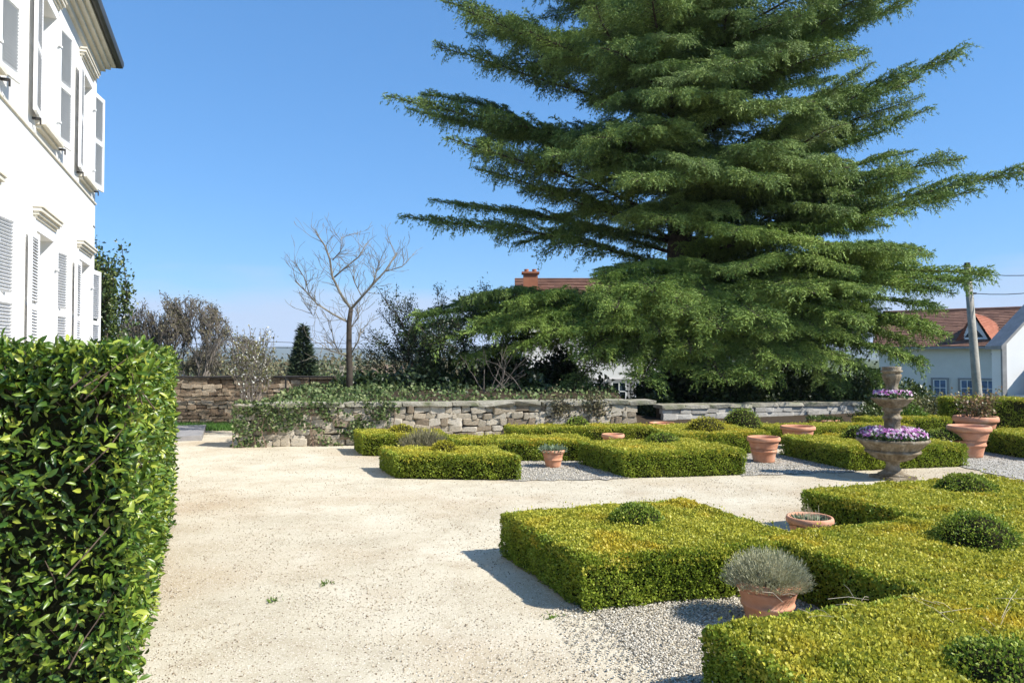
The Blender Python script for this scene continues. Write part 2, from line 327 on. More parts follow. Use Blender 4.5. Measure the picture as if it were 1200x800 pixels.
edge = fill([G(1.55, 2.7), G(2.2, 2.7), G(2.35, 4.4), G(1.95, 4.35)], 6000, .016)
d = np.clip((edge[:, 0] * .932 + edge[:, 1] * .362 - 1.6) / .6, 0, 1); edge = edge[RNG.random(len(edge)) < d ** 1.5 * .8]
stones('gravel', np.concatenate([P, edge]), .0095, M['chips'], 'loose grey stone chips around the pot of silver foliage')
stones('gravel', np.concatenate([fill(b[0], 5200, .02) for b in beds[1:]]), .013, M['chips'], 'loose grey stone chips in the far gravel recesses')
# pebbles and grit on the path, thinning with distance
n = 52000; yy = 2.6 * (5.2 ** (RNG.random(n) ** 1.15)); xx = (RNG.random(n) * 1.5 - .75) * yy
keep = RNG.random(n) < .35 + .65 * np.clip(.5 + wob(xx, yy, 1.3, 4), 0, 1)
P = np.c_[xx, yy, np.full(n, .008)][keep]
stones('gravel', P, .0042 + .0005 * np.minimum(P[:, 1], 9), M['pebble'], 'scattered grit and small pebbles on the cream path')

n = 900; yy = 2.7 * (4.6 ** RNG.random(n)); xx = (RNG.random(n) * 1.45 - .75) * yy; kk = RNG.random(n) < np.clip(.12 + .8 * wob(xx, yy, .7, 2), 0, 1)
P = np.c_[xx, yy, np.full(n, .012)][kk]; Dl = nrm(rngn(len(P)) * [1, 1, .12]); sl_ = RNG.uniform(.012, .035, len(P))
V, Fo = scatter(LEAF4, LEAF4F, frames(Dl, nrm(rngn(len(P)) * .4 + [0, 0, 1])) * sl_[:, None, None] * np.array([1, .35, 1])[None, None, :], P)
tag(link('leaf_litter', mesh_np('leaf_litter', V, Fo, M['litter'])), 'dry brown leaf scraps scattered on the cream path', kind='stuff')
# ------------------------------------------------------------------ clipped box hedges
def hedge_leaves(poly, h, size, dens, top_m, side_m, root, r=.07, k=0.0, skip=()):
    poly = [np.array(p, float) for p in poly]; n = len(poly)
    c = sum(poly) / n
    # centred frame keeps the part's origin at its thing's base
    E = []
    for i in range(n):
        a, b = poly[i], poly[(i + 1) % n]; t = (b - a) / np.linalg.norm(b - a); nn = np.array([t[1], -t[0]])
        if np.dot(c - a, nn) > 0: nn = -nn
        E.append((a, b, t, nn, np.linalg.norm(b - a)))
    area = .5 * abs(sum(poly[i][0] * poly[(i + 1) % n][1] - poly[(i + 1) % n][0] * poly[i][1] for i in range(n)))
    def dist(P): return np.min([-(P - e[0]) @ e[3] for e in E], axis=0)
    # top
    a = np.array(poly); lo, hi = a.min(0) - .02, a.max(0) + .02
    m = int(dens * (hi - lo).prod()); P = RNG.uniform(lo, hi, (m, 2)); d = dist(P); P, d = P[d > -.01], d[d > -.01]
    dd = np.clip(d, 0, r); drop = r - np.sqrt(np.maximum(r * r - (r - dd) ** 2, 0))
    z = h - drop + .020 * wob(P[:, 0], P[:, 1], 3.2, k) + .014 * wob(P[:, 0], P[:, 1], 6.3, k + 3) * (d < .25) + .012 * wob(P[:, 0], P[:, 1], 9, k + 1) - np.abs(RNG.normal(0, .023, len(P)))
    tall = RNG.random(len(P)) < .02; z[tall] += RNG.uniform(.01, .05, tall.sum()) * (1 + .8 * wob(P[tall, 0], P[tall, 1], 2.5, k + 5))
    PT = np.c_[P, z]; NT = np.tile([0, 0, 1.], (len(P), 1))
    out = []
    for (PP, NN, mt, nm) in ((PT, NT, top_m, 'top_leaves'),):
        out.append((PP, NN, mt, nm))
    SP, SN = [], []
    for i, (a_, b_, t, nn, L) in enumerate(E):
        if i in skip: continue
        m = int(dens * .85 * L * h); u = RNG.random(m) * L; zz = h * RNG.random(m) ** .9
        up = np.clip(zz - (h - r), 0, r); ins = r - np.sqrt(np.maximum(r * r - up ** 2, 0))
        wv = .024 * wob(u, zz * 1.6, 3.4, k + i) + .014 * wob(u, zz, 10, k + 2 * i)
        off = -ins * .8 + wv - np.abs(RNG.normal(0, .019, m)) - .02 * (zz < .03)
        Q = a_ + t * u[:, None] + nn * off[:, None]
        SP.append(np.c_[Q, zz]); SN.append(np.tile([nn[0], nn[1], .15], (m, 1)))
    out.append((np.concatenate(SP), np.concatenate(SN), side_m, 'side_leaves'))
    for PP, NN, mt, nm in out:
        m = len(PP); D = nrm(rngn(m) + NN * .9 + np.array([0, 0, .45])); Nf = nrm(NN + .95 * rngn(m))
        s = size * RNG.uniform(.7, 1.3, m)
        Mx = frames(D, Nf) * s[:, None, None] * np.array([1, .74, 1])[None, None, :]
        V, Fo = scatter(LEAF4, LEAF4F, Mx, PP - np.array([c[0], c[1], 0]))
        o = link(nm, mesh_np(nm, V, Fo, mt), parent=root); o['kind'] = 'stuff'
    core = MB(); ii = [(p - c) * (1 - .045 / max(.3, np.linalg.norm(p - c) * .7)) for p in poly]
    core.prism([tuple(p) for p in ii], 0, h - .045); core.build('dark_core', M['boxcore'], root)  # solid dark block standing in for the shaded inside
    return c
def hedge(poly, h, size, dens, label, k, skip=(), r=.06, top=None, side=None):
    c = np.array(poly, float).mean(0)
    root = empty('box_hedge', (c[0], c[1], 0), 0, label, 'hedge', 'clipped box hedge blocks of the parterre')
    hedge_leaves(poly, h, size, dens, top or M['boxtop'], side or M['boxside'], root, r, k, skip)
    return root
def dome(x, y, z0, r, hh, size, n, label, m=None):
    root = empty('box_ball', (x, y, z0), R.random() * 6, label, 'topiary', 'clipped domes on the box hedges')
    u = rngn(n); u[:, 2] = np.abs(u[:, 2]); rad = 1 + .10 * wob(u[:, 0] * 3, u[:, 1] * 3, 1.1, x) + .04 * wob(u[:, 0] * 8, u[:, 2] * 8, 1.2, y) - np.abs(RNG.normal(0, .07, n)) + (RNG.random(n) < .03) * .12
    P = u * rad[:, None] * np.array([r, r, hh]); D = nrm(rngn(n) + u * .9 + np.array([0, 0, .4])); Nf = nrm(u + .7 * rngn(n))
    s = size * RNG.uniform(.7, 1.3, n)
    V, Fo = scatter(LEAF4, LEAF4F, frames(D, Nf) * s[:, None, None] * np.array([1, .6, 1])[None, None, :], P)
    o = link('leaves', mesh_np('leaves', V, Fo, m or M['boxball']), parent=root); o['kind'] = 'stuff'
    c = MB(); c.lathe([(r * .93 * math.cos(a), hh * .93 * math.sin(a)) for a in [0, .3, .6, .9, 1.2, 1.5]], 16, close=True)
    c.build('dark_core', M['boxcore'], root)

hedge([G(2.14, 4.24), G(3.9, 4.03), G(3.9, 5.68), G(2.12, 5.72)], .365, .0185, 21000, 'square box hedge standing alone in front, between the cream path and the silver pot', 0.3)
hedge([G(3.6, 2.6), G(6.3, 2.6), G(6.3, 4.33), G(3.6, 4.33)], .365, .0185, 20000, 'box hedge behind the pot of silver foliage, with the largest dome on it', 1.7, (0, 1))
hedge([G(2.13, 1.25), G(4.4, 1.25), G(4.4, 2.95), G(2.13, 2.96)], .365, .018, 22000, 'nearest box hedge in the bottom corner, strewn with dry stalks', 2.9, (0, 1))
hedge([G(5.28, 4.3), G(7.75, 4.3), G(7.75, 5.6), G(5.26, 5.66)], .365, .021, 15000, 'box hedge in front of the tiered stone planter', 4.1, (0, 1))
ft = .024
hedge([(-1.62, 10.0), (.115, 9.8), (-.28, 11.0), (-1.98, 10.85)], .335, ft, 9800, 'frontmost box hedge of the far beds, with a small yellow dome', 5.0, (2,))
hedge([(1.55, 10.0), (3.3, 10.27), (2.85, 11.7), (1.03, 11.3)], .37, ft, 9800, 'box hedge between the succulent pot and the empty terracotta pot', 6.2, (2,))
hedge([(-2.53, 12.3), (-1.05, 12.1), (-1.3, 13.2), (-2.87, 13.2)], .37, ft, 8600, 'box hedge touching the ivy clad stone wall', 7.7, (2,))
hedge([(-.9, 11.6), (1.3, 11.6), (1.15, 12.55), (-1.2, 12.4)], .345, ft, 8600, 'low box hedge right behind the small succulent pot', 8.1, (2,))
hedge([(0.0, 13.0), (2.6, 13.35), (2.5, 14.0), (-.15, 13.7)], .40, ft, 8600, 'long box hedge along the foot of the rubble wall', 9.3, (2,))
hedge([(2.7, 12.3), (4.5, 12.6), (4.2, 14.4), (2.45, 14.1)], .37, ft, 8600, 'box hedge with two round domes behind the empty pot', 10.4, (2,))
hedge([(4.95, 10.66), (6.95, 11.1), (6.6, 12.9), (4.55, 12.35)], .345, ft, 9500, 'box hedge standing behind the tiered stone planter', 11.0, (2,))
hedge([(4.9, 13.9), (8.0, 14.4), (7.7, 15.2), (4.8, 14.7)], .33, ft, 8000, 'low box hedge in front of the pale stone wall', 12.3, (2,))
hedge([(8.42, 11.6), (12.5, 12.2), (12.2, 13.6), (8.25, 13.0)], .39, ft, 8500, 'box hedge beside the two stacked big pots, dark side to the gravel', 13.6, (2, 1))
hedge([(9.45, 15.7), (15.5, 13.3), (15.7, 14.0), (9.6, 16.4)], .80, .028, 5500, 'tall dark hedge row in front of the white gabled house', 14.5, (2, 1), side=M['boxside'])

dome(*G(3.03, 5.06), .32, .22, .17, .018, 3600, 'box dome on the square hedge standing alone in front')
dome(*G(4.93, 3.62), .32, .27, .24, .018, 4200, 'largest box dome, dark sided, behind the pot of silver foliage')
dome(*G(3.0, 2.08), .32, .24, .15, .017, 4200, 'box dome on the nearest hedge in the bottom corner')
dome(*G(6.78, 5.08), .32, .27, .19, .02, 3200, 'box dome just in front of the foot of the tiered planter')
M['yellowball'] = mat('yellow_box_leaves', [(0, (.24, .24, .014)), (1, (.54, .48, .045))], .5, .3, island=True, transl=.3)
dome(-.97, 10.45, .30, .19, .17, .025, 1100, 'small yellow box dome on the frontmost far hedge', M['yellowball'])
dome(at(431 + 40, 12.7), 12.7, .33, .24, .17, .026, 900, 'small box dome against the ivy clad wall', M['yellowball'])
dome(at(676, 13.6), 13.6, .36, .22, .20, .026, 1000, 'box dome beside the rubble wall, on the long hedge')
dome(at(776, 11.25), 11.25, .33, .27, .17, .026, 1300, 'dark box dome on the hedge between the two small pots')
dome(at(827, 13.0), 13.0, .35, .35, .25, .026, 1700, 'olive box dome left of a rounder green one', M['yellowball'])
dome(at(869, 14.4), 14.4, .30, .37, .36, .026, 1700, 'round bright green box dome in front of the pale stone wall')
dome(at(1008, 11.9), 11.9, .32, .30, .24, .026, 1200, 'dark sided box dome half hidden by the flower bowl')
dome(at(1110, 12.2), 12.3, .30, .36, .16, .026, 1200, 'flat box dome at the end of the hedge behind the planter')

# dry stalks lying on the nearest hedge
root = empty('dry_stalks', (*G(3.35, 2.72), .36), 0, 'pale dry stalks lying across the nearest box hedge', 'twigs')
mb = MB()
for i in range(26):
    x, y = R.uniform(-.75, .65), R.uniform(-.28, .2); a = R.uniform(0, 6.28); L = R.uniform(.06, .22)
    u = R.choice([.03, .05, .1, .5]); zs = .012 + R.random() * .012
    mb.tube([(x, y, zs), (x + math.cos(a) * L * .5, y + math.sin(a) * L * .5, zs + u * L * .6 + .01), (x + math.cos(a) * L, y + math.sin(a) * L, zs + u * L + R.uniform(-.01, .02))], [.0014, .0012, .0007], 4)
o = mb.build('stalks', M['drytwig'], root); o['kind'] = 'stuff'
# tiny weeds on the path
for (px, py, l) in ((323, 702, 'little green weed in the middle of the cream path'), (645, 722, 'yellow green weed at the corner of the square hedge'), (383, 683, 'tiny dark weed between two bare patches of the path')):
    Yd = H * F / (py - 420); n = 26
    P = np.c_[RNG.normal(0, .03, n), RNG.normal(0, .03, n), np.full(n, .008)]; D = nrm(rngn(n) + [0, 0, .6])
    V, Fo = scatter(LEAF4, LEAF4F, frames(D, rngn(n)) * .03 * np.array([1, .4, 1])[None, None, :], P)
    o = empty('weed', (at(px, Yd), Yd, 0), 0, l, 'weed', 'weeds on the path'); link('leaves', mesh_np('leaves', V, Fo, M['lime']), parent=o)['kind'] = 'stuff'

# ------------------------------------------------------------------ laurel hedge
LP = [np.array(p) for p in ((-1.62, 3.1), (-3.42, 7.35), (-5.4, 7.35), (-3.4, 3.1))]; LH = 1.70
root = empty('laurel_hedge', (-2.9, 4.6, 0), 0, 'tall glossy laurel hedge cut square in front of the white house', 'hedge')
off0 = np.array([-2.9, 4.6, 0])
def laurel_pts(a, b, nn, dens, z1=LH):
    L = np.linalg.norm(b - a); m = int(dens * L * z1); u = RNG.random(m) * L; z = z1 * RNG.random(m); k_ = RNG.random(m) < .16; z[k_] = z1 - .22 * RNG.random(k_.sum()) + .02
    o = .035 * wob(u, z, 2.2, 3) + .03 * wob(u, z, 5.5, 1) - np.abs(RNG.normal(0, .065, m)) - .04 * np.clip((z - z1 + .12) / .12, 0, 1) ** 2
    o -= .06 * np.clip(.5 - z, 0, .5)
    Q = a + (b - a) / L * u[:, None] + nn * o[:, None]
    return np.c_[Q, z], np.tile([nn[0], nn[1], .0], (m, 1))
t = (LP[1] - LP[0]) / np.linalg.norm(LP[1] - LP[0]); sn = np.array([t[1], -t[0]])
if sn[0] < 0: sn = -sn
A1, N1 = laurel_pts(LP[3], LP[0], np.array([0, -1.]), 2700)
A2, N2 = laurel_pts(LP[0], LP[1], sn, 2700)
m = 12000; u, v = RNG.random(m) ** 1.0, RNG.random(m)
tp = (LP[0] * (1 - u[:, None]) + LP[3] * u[:, None]) * (1 - v[:, None]) + (LP[1] * (1 - u[:, None]) + LP[2] * u[:, None]) * v[:, None]
zt_ = LH - .02 + .03 * v + .03 * wob(tp[:, 0], tp[:, 1], 3, 2) - np.abs(RNG.normal(0, .03, m)) + (RNG.random(m) < .1) * RNG.uniform(0, .06, m)
A3 = np.c_[tp, zt_]; N3 = np.tile([0, 0, 1.], (m, 1))
P = np.concatenate([A1, A2, A3]); N = np.concatenate([N1, N2, N3]); m = len(P)
D = nrm(rngn(m) * 1.0 + N * .55 + np.array([0, 0, .15])); Nf = nrm(N + .8 * rngn(m) + np.array([0, 0, .35]))
s = .051 * RNG.uniform(.5, 1.4, m); Mx = frames(D, Nf) * s[:, None, None] * np.array([1, RNG.uniform(.95, 1.0), 1])[None, None, :]
Mx[:, :, 1] *= RNG.uniform(.34, .46, m)[:, None]
# the 300 nearest outward leaves are parts of their own
prj = np.abs(P[:, 0] / P[:, 1]) < .70
score = np.where(prj & (P[:, 2] > .15), P[:, 1] - 1.5 * ((P - np.r_[LP[0], 0]) @ np.array([sn[0], sn[1], 0]) * (P[:, 1] > 3.2)), 99) + RNG.random(m) * .12
pick = np.argsort(score)[:300]; rest = np.ones(m, bool); rest[pick] = False
V, Fo = scatter(BIGLEAF, BIGLEAFF, Mx[rest], P[rest] - off0)
o = link('leaves', mesh_np('leaves', V, Fo, M['laurel']), parent=root); o['kind'] = 'stuff'
leaf_me = mesh_np('leaf', BIGLEAF, np.array(BIGLEAFF), M['laurel1'])
for i in pick:
    o = bpy.data.objects.new('leaf', leaf_me); COL.objects.link(o); o.parent = root
    mm = Matrix([list(Mx[i][r]) + [float(P[i][r] - off0[r])] for r in range(3)] + [[0, 0, 0, 1]]); o.matrix_local = mm
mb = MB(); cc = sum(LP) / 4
mb.prism([tuple(p + (cc - p) / np.linalg.norm(cc - p) * .14 - off0[:2]) for p in LP], 0, LH - .09); mb.build('dark_core', M['laurelcore'], root)
mb = MB()
for i in range(700):
    j = R.randrange(len(A1) + len(A2)); p = Vector(P[j]) - Vector(off0); nn = Vector(N[j]); q = p - nn * R.uniform(.06, .16) - Vector((R.gauss(0, .03), R.gauss(0, .03), R.uniform(.05, .18)))
    e = p + Vector((R.gauss(0, .02), R.gauss(0, .02), R.uniform(.0, .05)))
    mb.tube([q, (q + e) / 2 + Vector((R.gauss(0, .015), R.gauss(0, .015), 0)), e], [.0032, .0026, .0013], 4)
o = mb.build('twigs', M['twig'], root); o['kind'] = 'stuff'

# ------------------------------------------------------------------ white house
HC = (-9.24, 16.0); HR = math.atan2(-.932, .362)
house = empty('manor_house', (HC[0], HC[1], 0), HR, 'white two storey house with louvred shutters and a dark gutter', 'house')
WT = [1.25, 4.65, 8.05, 11.45]; LEN, DEP = 13.5, 9.0; WTOP = 8.05
OPS = [(t_, .575, z0, z1) for t_ in WT for (z0, z1) in ((.95, 3.62), (5.32, 7.42))]
xb = sorted({0.0, LEN} | {round(t_ + s_ * .575, 3) for t_ in WT for s_ in (-1, 1)}); zb = [0, .95, 3.62, 5.32, 7.42, WTOP]
mb = MB(); RV = .26
for i in range(len(xb) - 1):
    for j in range(len(zb) - 1):
        cx, cz = (xb[i] + xb[i + 1]) / 2, (zb[j] + zb[j + 1]) / 2
        if any(abs(cx - o_[0]) < .5 and o_[2] < cz < o_[3] for o_ in OPS): continue
        mb.add([(xb[i], 0, zb[j]), (xb[i + 1], 0, zb[j]), (xb[i + 1], 0, zb[j + 1]), (xb[i], 0, zb[j + 1])], [(0, 3, 2, 1)])
for (t_, hw, z0, z1) in OPS:
    a, b = t_ - hw, t_ + hw
    for q in ([(a, 0, z0), (a, -RV, z0), (a, -RV, z1), (a, 0, z1)], [(b, 0, z1), (b, -RV, z1), (b, -RV, z0), (b, 0, z0)],
              [(a, 0, z1), (a, -RV, z1), (b, -RV, z1), (b, 0, z1)], [(a, 0, z0), (b, 0, z0), (b, -RV, z0), (a, -RV, z0)]): mb.add(q, [(0, 1, 2, 3)])
mb.add([(0, 0, 0), (0, -DEP, 0), (0, -DEP, WTOP), (0, 0, WTOP)], [(0, 3, 2, 1)])
mb.add([(LEN, 0, 0), (LEN, -DEP, 0), (LEN, -DEP, WTOP), (LEN, 0, WTOP)], [(0, 1, 2, 3)])
mb.add([(0, -DEP, 0), (LEN, -DEP, 0), (LEN, -DEP, WTOP), (0, -DEP, WTOP)], [(0, 1, 2, 3)])
mb.build('wall', M['plaster'], house)
# string course and quoin grooves
mb = MB(); mb.box((LEN / 2 - .015, .014, 5.07), (LEN + .03, .028, .035)); mb.build('string_course', M['moulding'], house)
mb = MB()
for z in (4.55, 4.02, 3.48, 2.95, 2.4): mb.box((.13, .006, z), (.26, .012, .03))
mb.build('quoin_joint', M['greytrim'], house)
# eaves: stepped mouldings, soffit, gutter, roof
mb = MB()
for (z0, z1, o_) in ((7.98, 8.10, .07), (8.10, 8.19, .15), (8.19, 8.27, .24), (8.27, 8.33, .33)):
    mb.prism([(-o_, o_), (-o_, -DEP - o_), (LEN + o_, -DEP - o_), (LEN + o_, o_)], z0, z1)
mb.build('cornice', M['moulding'], house)
mb = MB()
def gut(o_, z): return [(-o_, o_, z), (LEN + o_, o_, z), (LEN + o_, -DEP - o_, z), (-o_, -DEP - o_, z)]
prof = [(.34, 8.325), (.40, 8.30), (.455, 8.33), (.475, 8.40), (.475, 8.47), (.44, 8.475), (.40, 8.45)]
vs = [p for o_, z in prof for p in gut(o_, z)]
mb.add(vs, [(i * 4 + j, i * 4 + (j + 1) % 4, (i + 1) * 4 + (j + 1) % 4, (i + 1) * 4 + j) for i in range(len(prof) - 1) for j in range(4)])
mb.build('gutter', M['zinc'], house)
mb = MB(); e = gut(.42, 8.455); mb.add(e + [(3.6, -DEP / 2, 11.6), (LEN - 3.6, -DEP / 2, 11.6)], [(0, 4, 5, 1), (1, 5, 2), (2, 5, 4, 3), (3, 4, 0)]); mb.build('roof', M['slate'], house)

def shutter_meshes(h, midz):
    w, th = .58, .045; fr = MB()
    for x in (.035, w - .035): fr.box((x, 0, h / 2), (.07, th, h))
    for z, hh in ((.05, .10), (midz, .09), (h - .045, .09)): fr.box((w / 2, 0, z), (w - .14, th - .004, hh))
    fr.box((.02, -.03, .35), (.09, .02, .035)); fr.box((.02, -.03, h - .4), (.09, .02, .035))
    sl = MB(); z = .12
    while z < h - .10:
        if abs(z - midz) > .065:
            a = .028; sl.add([(.072, -a * .6, z + .018), (w - .072, -a * .6, z + .018), (w - .072, a * .6, z - .018), (.072, a * .6, z - .018),
                              (.072, -a * .6 + .006, z + .024), (w - .072, -a * .6 + .006, z + .024), (w - .072, a * .6 + .006, z - .012), (.072, a * .6 + .006, z - .012)],
                             [(0, 1, 2, 3), (7, 6, 5, 4), (0, 4, 5, 1), (2, 6, 7, 3)])
        z += .045
    return fr.mesh('shutter'), sl.mesh('slats')
SM = {'low': shutter_meshes(2.58, 1.45), 'up': shutter_meshes(2.05, 1.02)}
for k in SM: SM[k][0].materials.append(M['white']); SM[k][1].materials.append(M['louvre'])
def shutter(x, z, ang, kind):        # ang: direction of the leaf in the wall frame, hinge at x
    o = link('shutter', SM[kind][0], parent=house); o.location = (x, .05, z); o.rotation_euler = (0, 0, ang)
    s_ = link('slats', SM[kind][1], parent=o); s_['kind'] = 'stuff'
for (t_, hw, z0, z1) in OPS:
    up = z0 > 5; fr = MB(); wv = z1 - z0
    for x in (t_ - hw + .035, t_ + hw - .035): fr.box((x, -RV + .03, z0 + wv / 2), (.07, .06, wv))
    fr.box((t_, -RV + .03, z1 - .035), (2 * hw - .14, .058, .07)); fr.box((t_, -RV + .03, z0 + .04), (2 * hw - .14, .058, .08)); fr.box((t_, -RV + .034, z0 + wv / 2), (.06, .06, wv - .16))
    win = fr.build('window', M['white'], house)
    MB().box((t_, -RV - .005, z0 + wv / 2), (2 * hw - .01, .012, wv - .01)).build('pane', M['glass'], win)
    sl = MB(); sl.box((t_, .06, z0 - .035), (2 * hw + .18, .16, .07)); sl.box((t_, .03, z0 - .095), (2 * hw + .1, .08, .05)); sl.build('sill', M['moulding'], win)
    su = MB()                          # flat raised surround and the projecting cornice above
    for x in (t_ - hw - .07, t_ + hw + .07): su.box((x, .012, z0 + wv / 2), (.14, .024, wv))
    su.box((t_, .013, z1 + .09), (2 * hw + .28, .026, .18)); su.build('surround', M['white'], win)
    li = MB(); zz = z1 + .18
    for (dz, hh, oo, ex) in ((0, .05, .05, .20), (.05, .05, .085, .24), (.10, .06, .12, .27), (.16, .03, .14, .29)):
        li.box((t_, oo / 2, zz + dz + hh / 2), (2 * hw + 2 * ex - .2, oo, hh))
    li.build('lintel', M['moulding'], win)
    kd = 'up' if up else 'low'; zs = z0 + .0 if up else z0 + .02
    af = math.radians(11 if up else 8); an = math.radians(5 if up else 2)
    shutter(t_ - hw - .01, zs, math.pi - af, kd)                 # far leaf swings towards the corner
    shutter(t_ + hw + .01, zs, an, kd)
    for x in (t_ - hw - .3, t_ + hw + .3):
        MB().box((x, .06, zs - .05), (.05, .10, .03)).box((x, .115, zs - .085), (.03, .02, .10)).build('shutter_catch', M['iron'], house)
sl = MB(); sl.box((0, 0, .05), (1.25, 2.6, .10)); o = sl.build('stone_step', M['slab']); o.location = (-7.28, 15.6, .006); o.rotation_euler = (0, 0, .37)
tag(o, 'low grey stone slab at the edge of the path by the laurel hedge', 'step')

# ------------------------------------------------------------------ dry stone walls
def stone_mesh(rng, rubble=True):
    base = []
    for sx in (-1, 1):
        for sy in (-1, 1):
            for sz in (-1, 1):
                c = .30 if rubble else .24
                for ax in range(3):
                    v = np.array([sx, sy, sz], float) * .5; v[ax] -= np.sign(v[ax]) * c * rng.uniform(.6, 1.2) * .6; base.append(v)
    P = np.array(base) + rng.normal(0, .05 if rubble else .03, (24, 3))
    import bmesh
    bm = bmesh.new()
    for p in P: bm.verts.new(p)
    r_ = bmesh.ops.convex_hull(bm, input=bm.verts); me = bpy.data.meshes.new('stone'); bm.to_mesh(me); bm.free(); return me
rs = np.random.default_rng(5)
def stone_set(m, rubble=True):
    L_ = []
    for i in range(14):
        me = stone_mesh(rs, rubble); me.materials.append(m); L_.append(me)
    return L_
def stone_wall(name, a, b, h, thick, rows, wmin, wmax, m, label, cop=None, tidy=0.0, xmax=1e9):
    a, b = Vector(a), Vector(b); L_ = (b - a).length; ang = math.atan2(b.y - a.y, b.x - a.x)
    root = empty(name, (a.x, a.y, 0), ang, label, 'wall')
    S_ = stone_set(m, tidy == 0); ch = .07 if cop else 0.0
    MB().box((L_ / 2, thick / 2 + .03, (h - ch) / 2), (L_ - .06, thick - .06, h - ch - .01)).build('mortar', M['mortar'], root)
    zc = [0.0]
    for r_ in range(rows): zc.append(zc[-1] + R.uniform(.75, 1.25))
    zc = [z / zc[-1] * (h - ch) for z in zc]
    cnt = 0; far = MB()
    for r_ in range(rows):
        x = R.uniform(-.02, .03)
        while x < L_ - .02:
            w = R.uniform(wmin, wmax); w = min(w, L_ - x)
            if L_ - x - w < wmin * .5: w = L_ - x
            hh = zc[r_ + 1] - zc[r_]; parts = [(zc[r_], hh)]
            if tidy == 0 and hh > .15 and R.random() < .3: parts = [(zc[r_], hh * .45), (zc[r_] + hh * .45, hh * .55)]
            for z0, h2 in parts:
                me_ = R.choice(S_); o = bpy.data.objects.new('stone', me_); o.parent = root
                dp = .16 + R.uniform(-.01, .03); pr = R.uniform(.0, .045)
                jz = R.uniform(-.02, .02) * (1 - tidy)
                o.location = (x + w / 2, dp / 2 - pr + .01, z0 + h2 / 2 + jz)
                o.scale = (w * R.uniform(.96, 1.10) - .012, dp, h2 * R.uniform(.92, 1.2) - .012)
                o.rotation_euler = (R.uniform(-.05, .05), R.uniform(-.16, .16) * (1 - tidy), R.uniform(-.16, .16) * (1 - tidy)); cnt += 1
                if x > xmax:
                    mx = Matrix.LocRotScale(o.location, o.rotation_euler, o.scale); far.add([mx @ v.co for v in me_.vertices], [tuple(p.vertices) for p in me_.polygons]); bpy.data.objects.remove(o)
                else: COL.objects.link(o)
            x += w
    if far.v: far.build('far_stones', m, root)['kind'] = 'stuff'
    if cop:
        C_ = stone_set(cop, False); x = -.04
        while x < L_ + .02:
            w = R.uniform(.34, .72); o = bpy.data.objects.new('coping_stone', R.choice(C_)); COL.objects.link(o); o.parent = root
            o.location = (x + w / 2, thick / 2, h - .03 + R.uniform(-.008, .008)); o.scale = (w - .012, thick + .09 + R.uniform(-.02, .03), .085); o.rotation_euler = (R.uniform(-.03, .03), R.uniform(-.02, .02), R.uniform(-.04, .04)); x += w
    return root, ang, L_
W1A, W1B = (-5.12, 13.5), (2.5, 14.62)
stone_wall('rubble_wall', W1A, W1B, .80, .42, 6, .10, .32, M['rubble'], 'low rubble stone wall with flat coping behind the far box hedges', M['coping'])
stone_wall('pale_stone_wall', (3.3, 15.9), (8.3, 17.2), .62, .4, 5, .2, .42, M['pale_rubble'], 'low pale block wall under the cedar, behind the big pots', M['coping'], .8)
W3A, W3B = (-9.2, 17.75), (-.4, 18.05)
stone_wall('brown_stone_wall', W3A, W3B, 1.20, .45, 12, .11, .36, M['brown_rubble'], 'tall brown stone wall at the back, above the grass strip', M['mortar'], .35, 4.6)
# terrace behind the rubble wall
tx = np.linspace(-4.9, 8.5, 60); ty = np.linspace(0, 1, 12); X, T = np.meshgrid(tx, ty)
y0 = 13.5 + (X + 5.12) * .147 + .3; Yg = y0 + T * (18.1 - y0)
Zg = np.where(X < 2.4, .70 + .26 * np.sin(T * 1.5) + .04 * wob(X, Yg, 1.5, 2), .25 + .2 * T) 
V = np.stack([X, Yg, Zg], -1).reshape(-1, 3); n1 = len(tx); I, J = np.meshgrid(np.arange(n1 - 1), np.arange(11)); a = (J * n1 + I).ravel()
tag(link('terrain', mesh_np('terrain', V, np.stack([a, a + 1, a + n1 + 1, a + n1], 1), M['earth'], True)), 'raised earth bank held up by the rubble wall', kind='structure')

def leafset(P, N, size, m, name, parent=None, asp=.7, out=.6, up=.2, T=LEAF4, TF=LEAF4F):
    n = len(P); D = nrm(rngn(n) + N * out + np.array([0, 0, up])); Nf = nrm(N + .7 * rngn(n)); s = size * RNG.uniform(.65, 1.3, n)
    V, Fo = scatter(T, TF, frames(D, Nf) * s[:, None, None] * np.array([1, asp, 1])[None, None, :], P)
    o = link(name, mesh_np(name, V, Fo, m), parent=parent)
    if parent is None or n > 30: o['kind'] = 'stuff'
    return o
w1d = nrm(np.array([W1B[0] - W1A[0], W1B[1] - W1A[1]])); w1n = np.array([w1d[1], -w1d[0]]); W1L = math.dist(W1A, W1B)
def ivy_patch(n, u0, u1, label, dens_fn):
    u = RNG.uniform(u0, u1, n); z = RNG.uniform(0, .86, n); k = RNG.random(n) < dens_fn(u, z); u, z = u[k], z[k]
    P = np.c_[np.array(W1A) + w1d * u[:, None] + w1n * (.03 + .05 * RNG.random(len(u)) + .03 * wob(u, z, 4, 1))[:, None], z]
    c = P.mean(0) * [1, 1, 0]; N = np.tile([w1n[0], w1n[1], .3], (len(P), 1))
    root = empty('ivy', c, 0, label, 'ivy', 'ivy growing on the rubble wall')
    leafset(P - c, N, .055, M['ivy'], 'leaves', root, .85)
    mb = MB()
    for i in range(6):
        j = R.randrange(len(P)); p = Vector(P[j] - c); mb.tube([(p.x, p.y, 0), (p.x + R.uniform(-.1, .1), p.y, p.z * .5), (p.x, p.y, p.z)], [.012, .01, .005], 5)
    mb.build('stems', M['twig'], root)['kind'] = 'stuff'
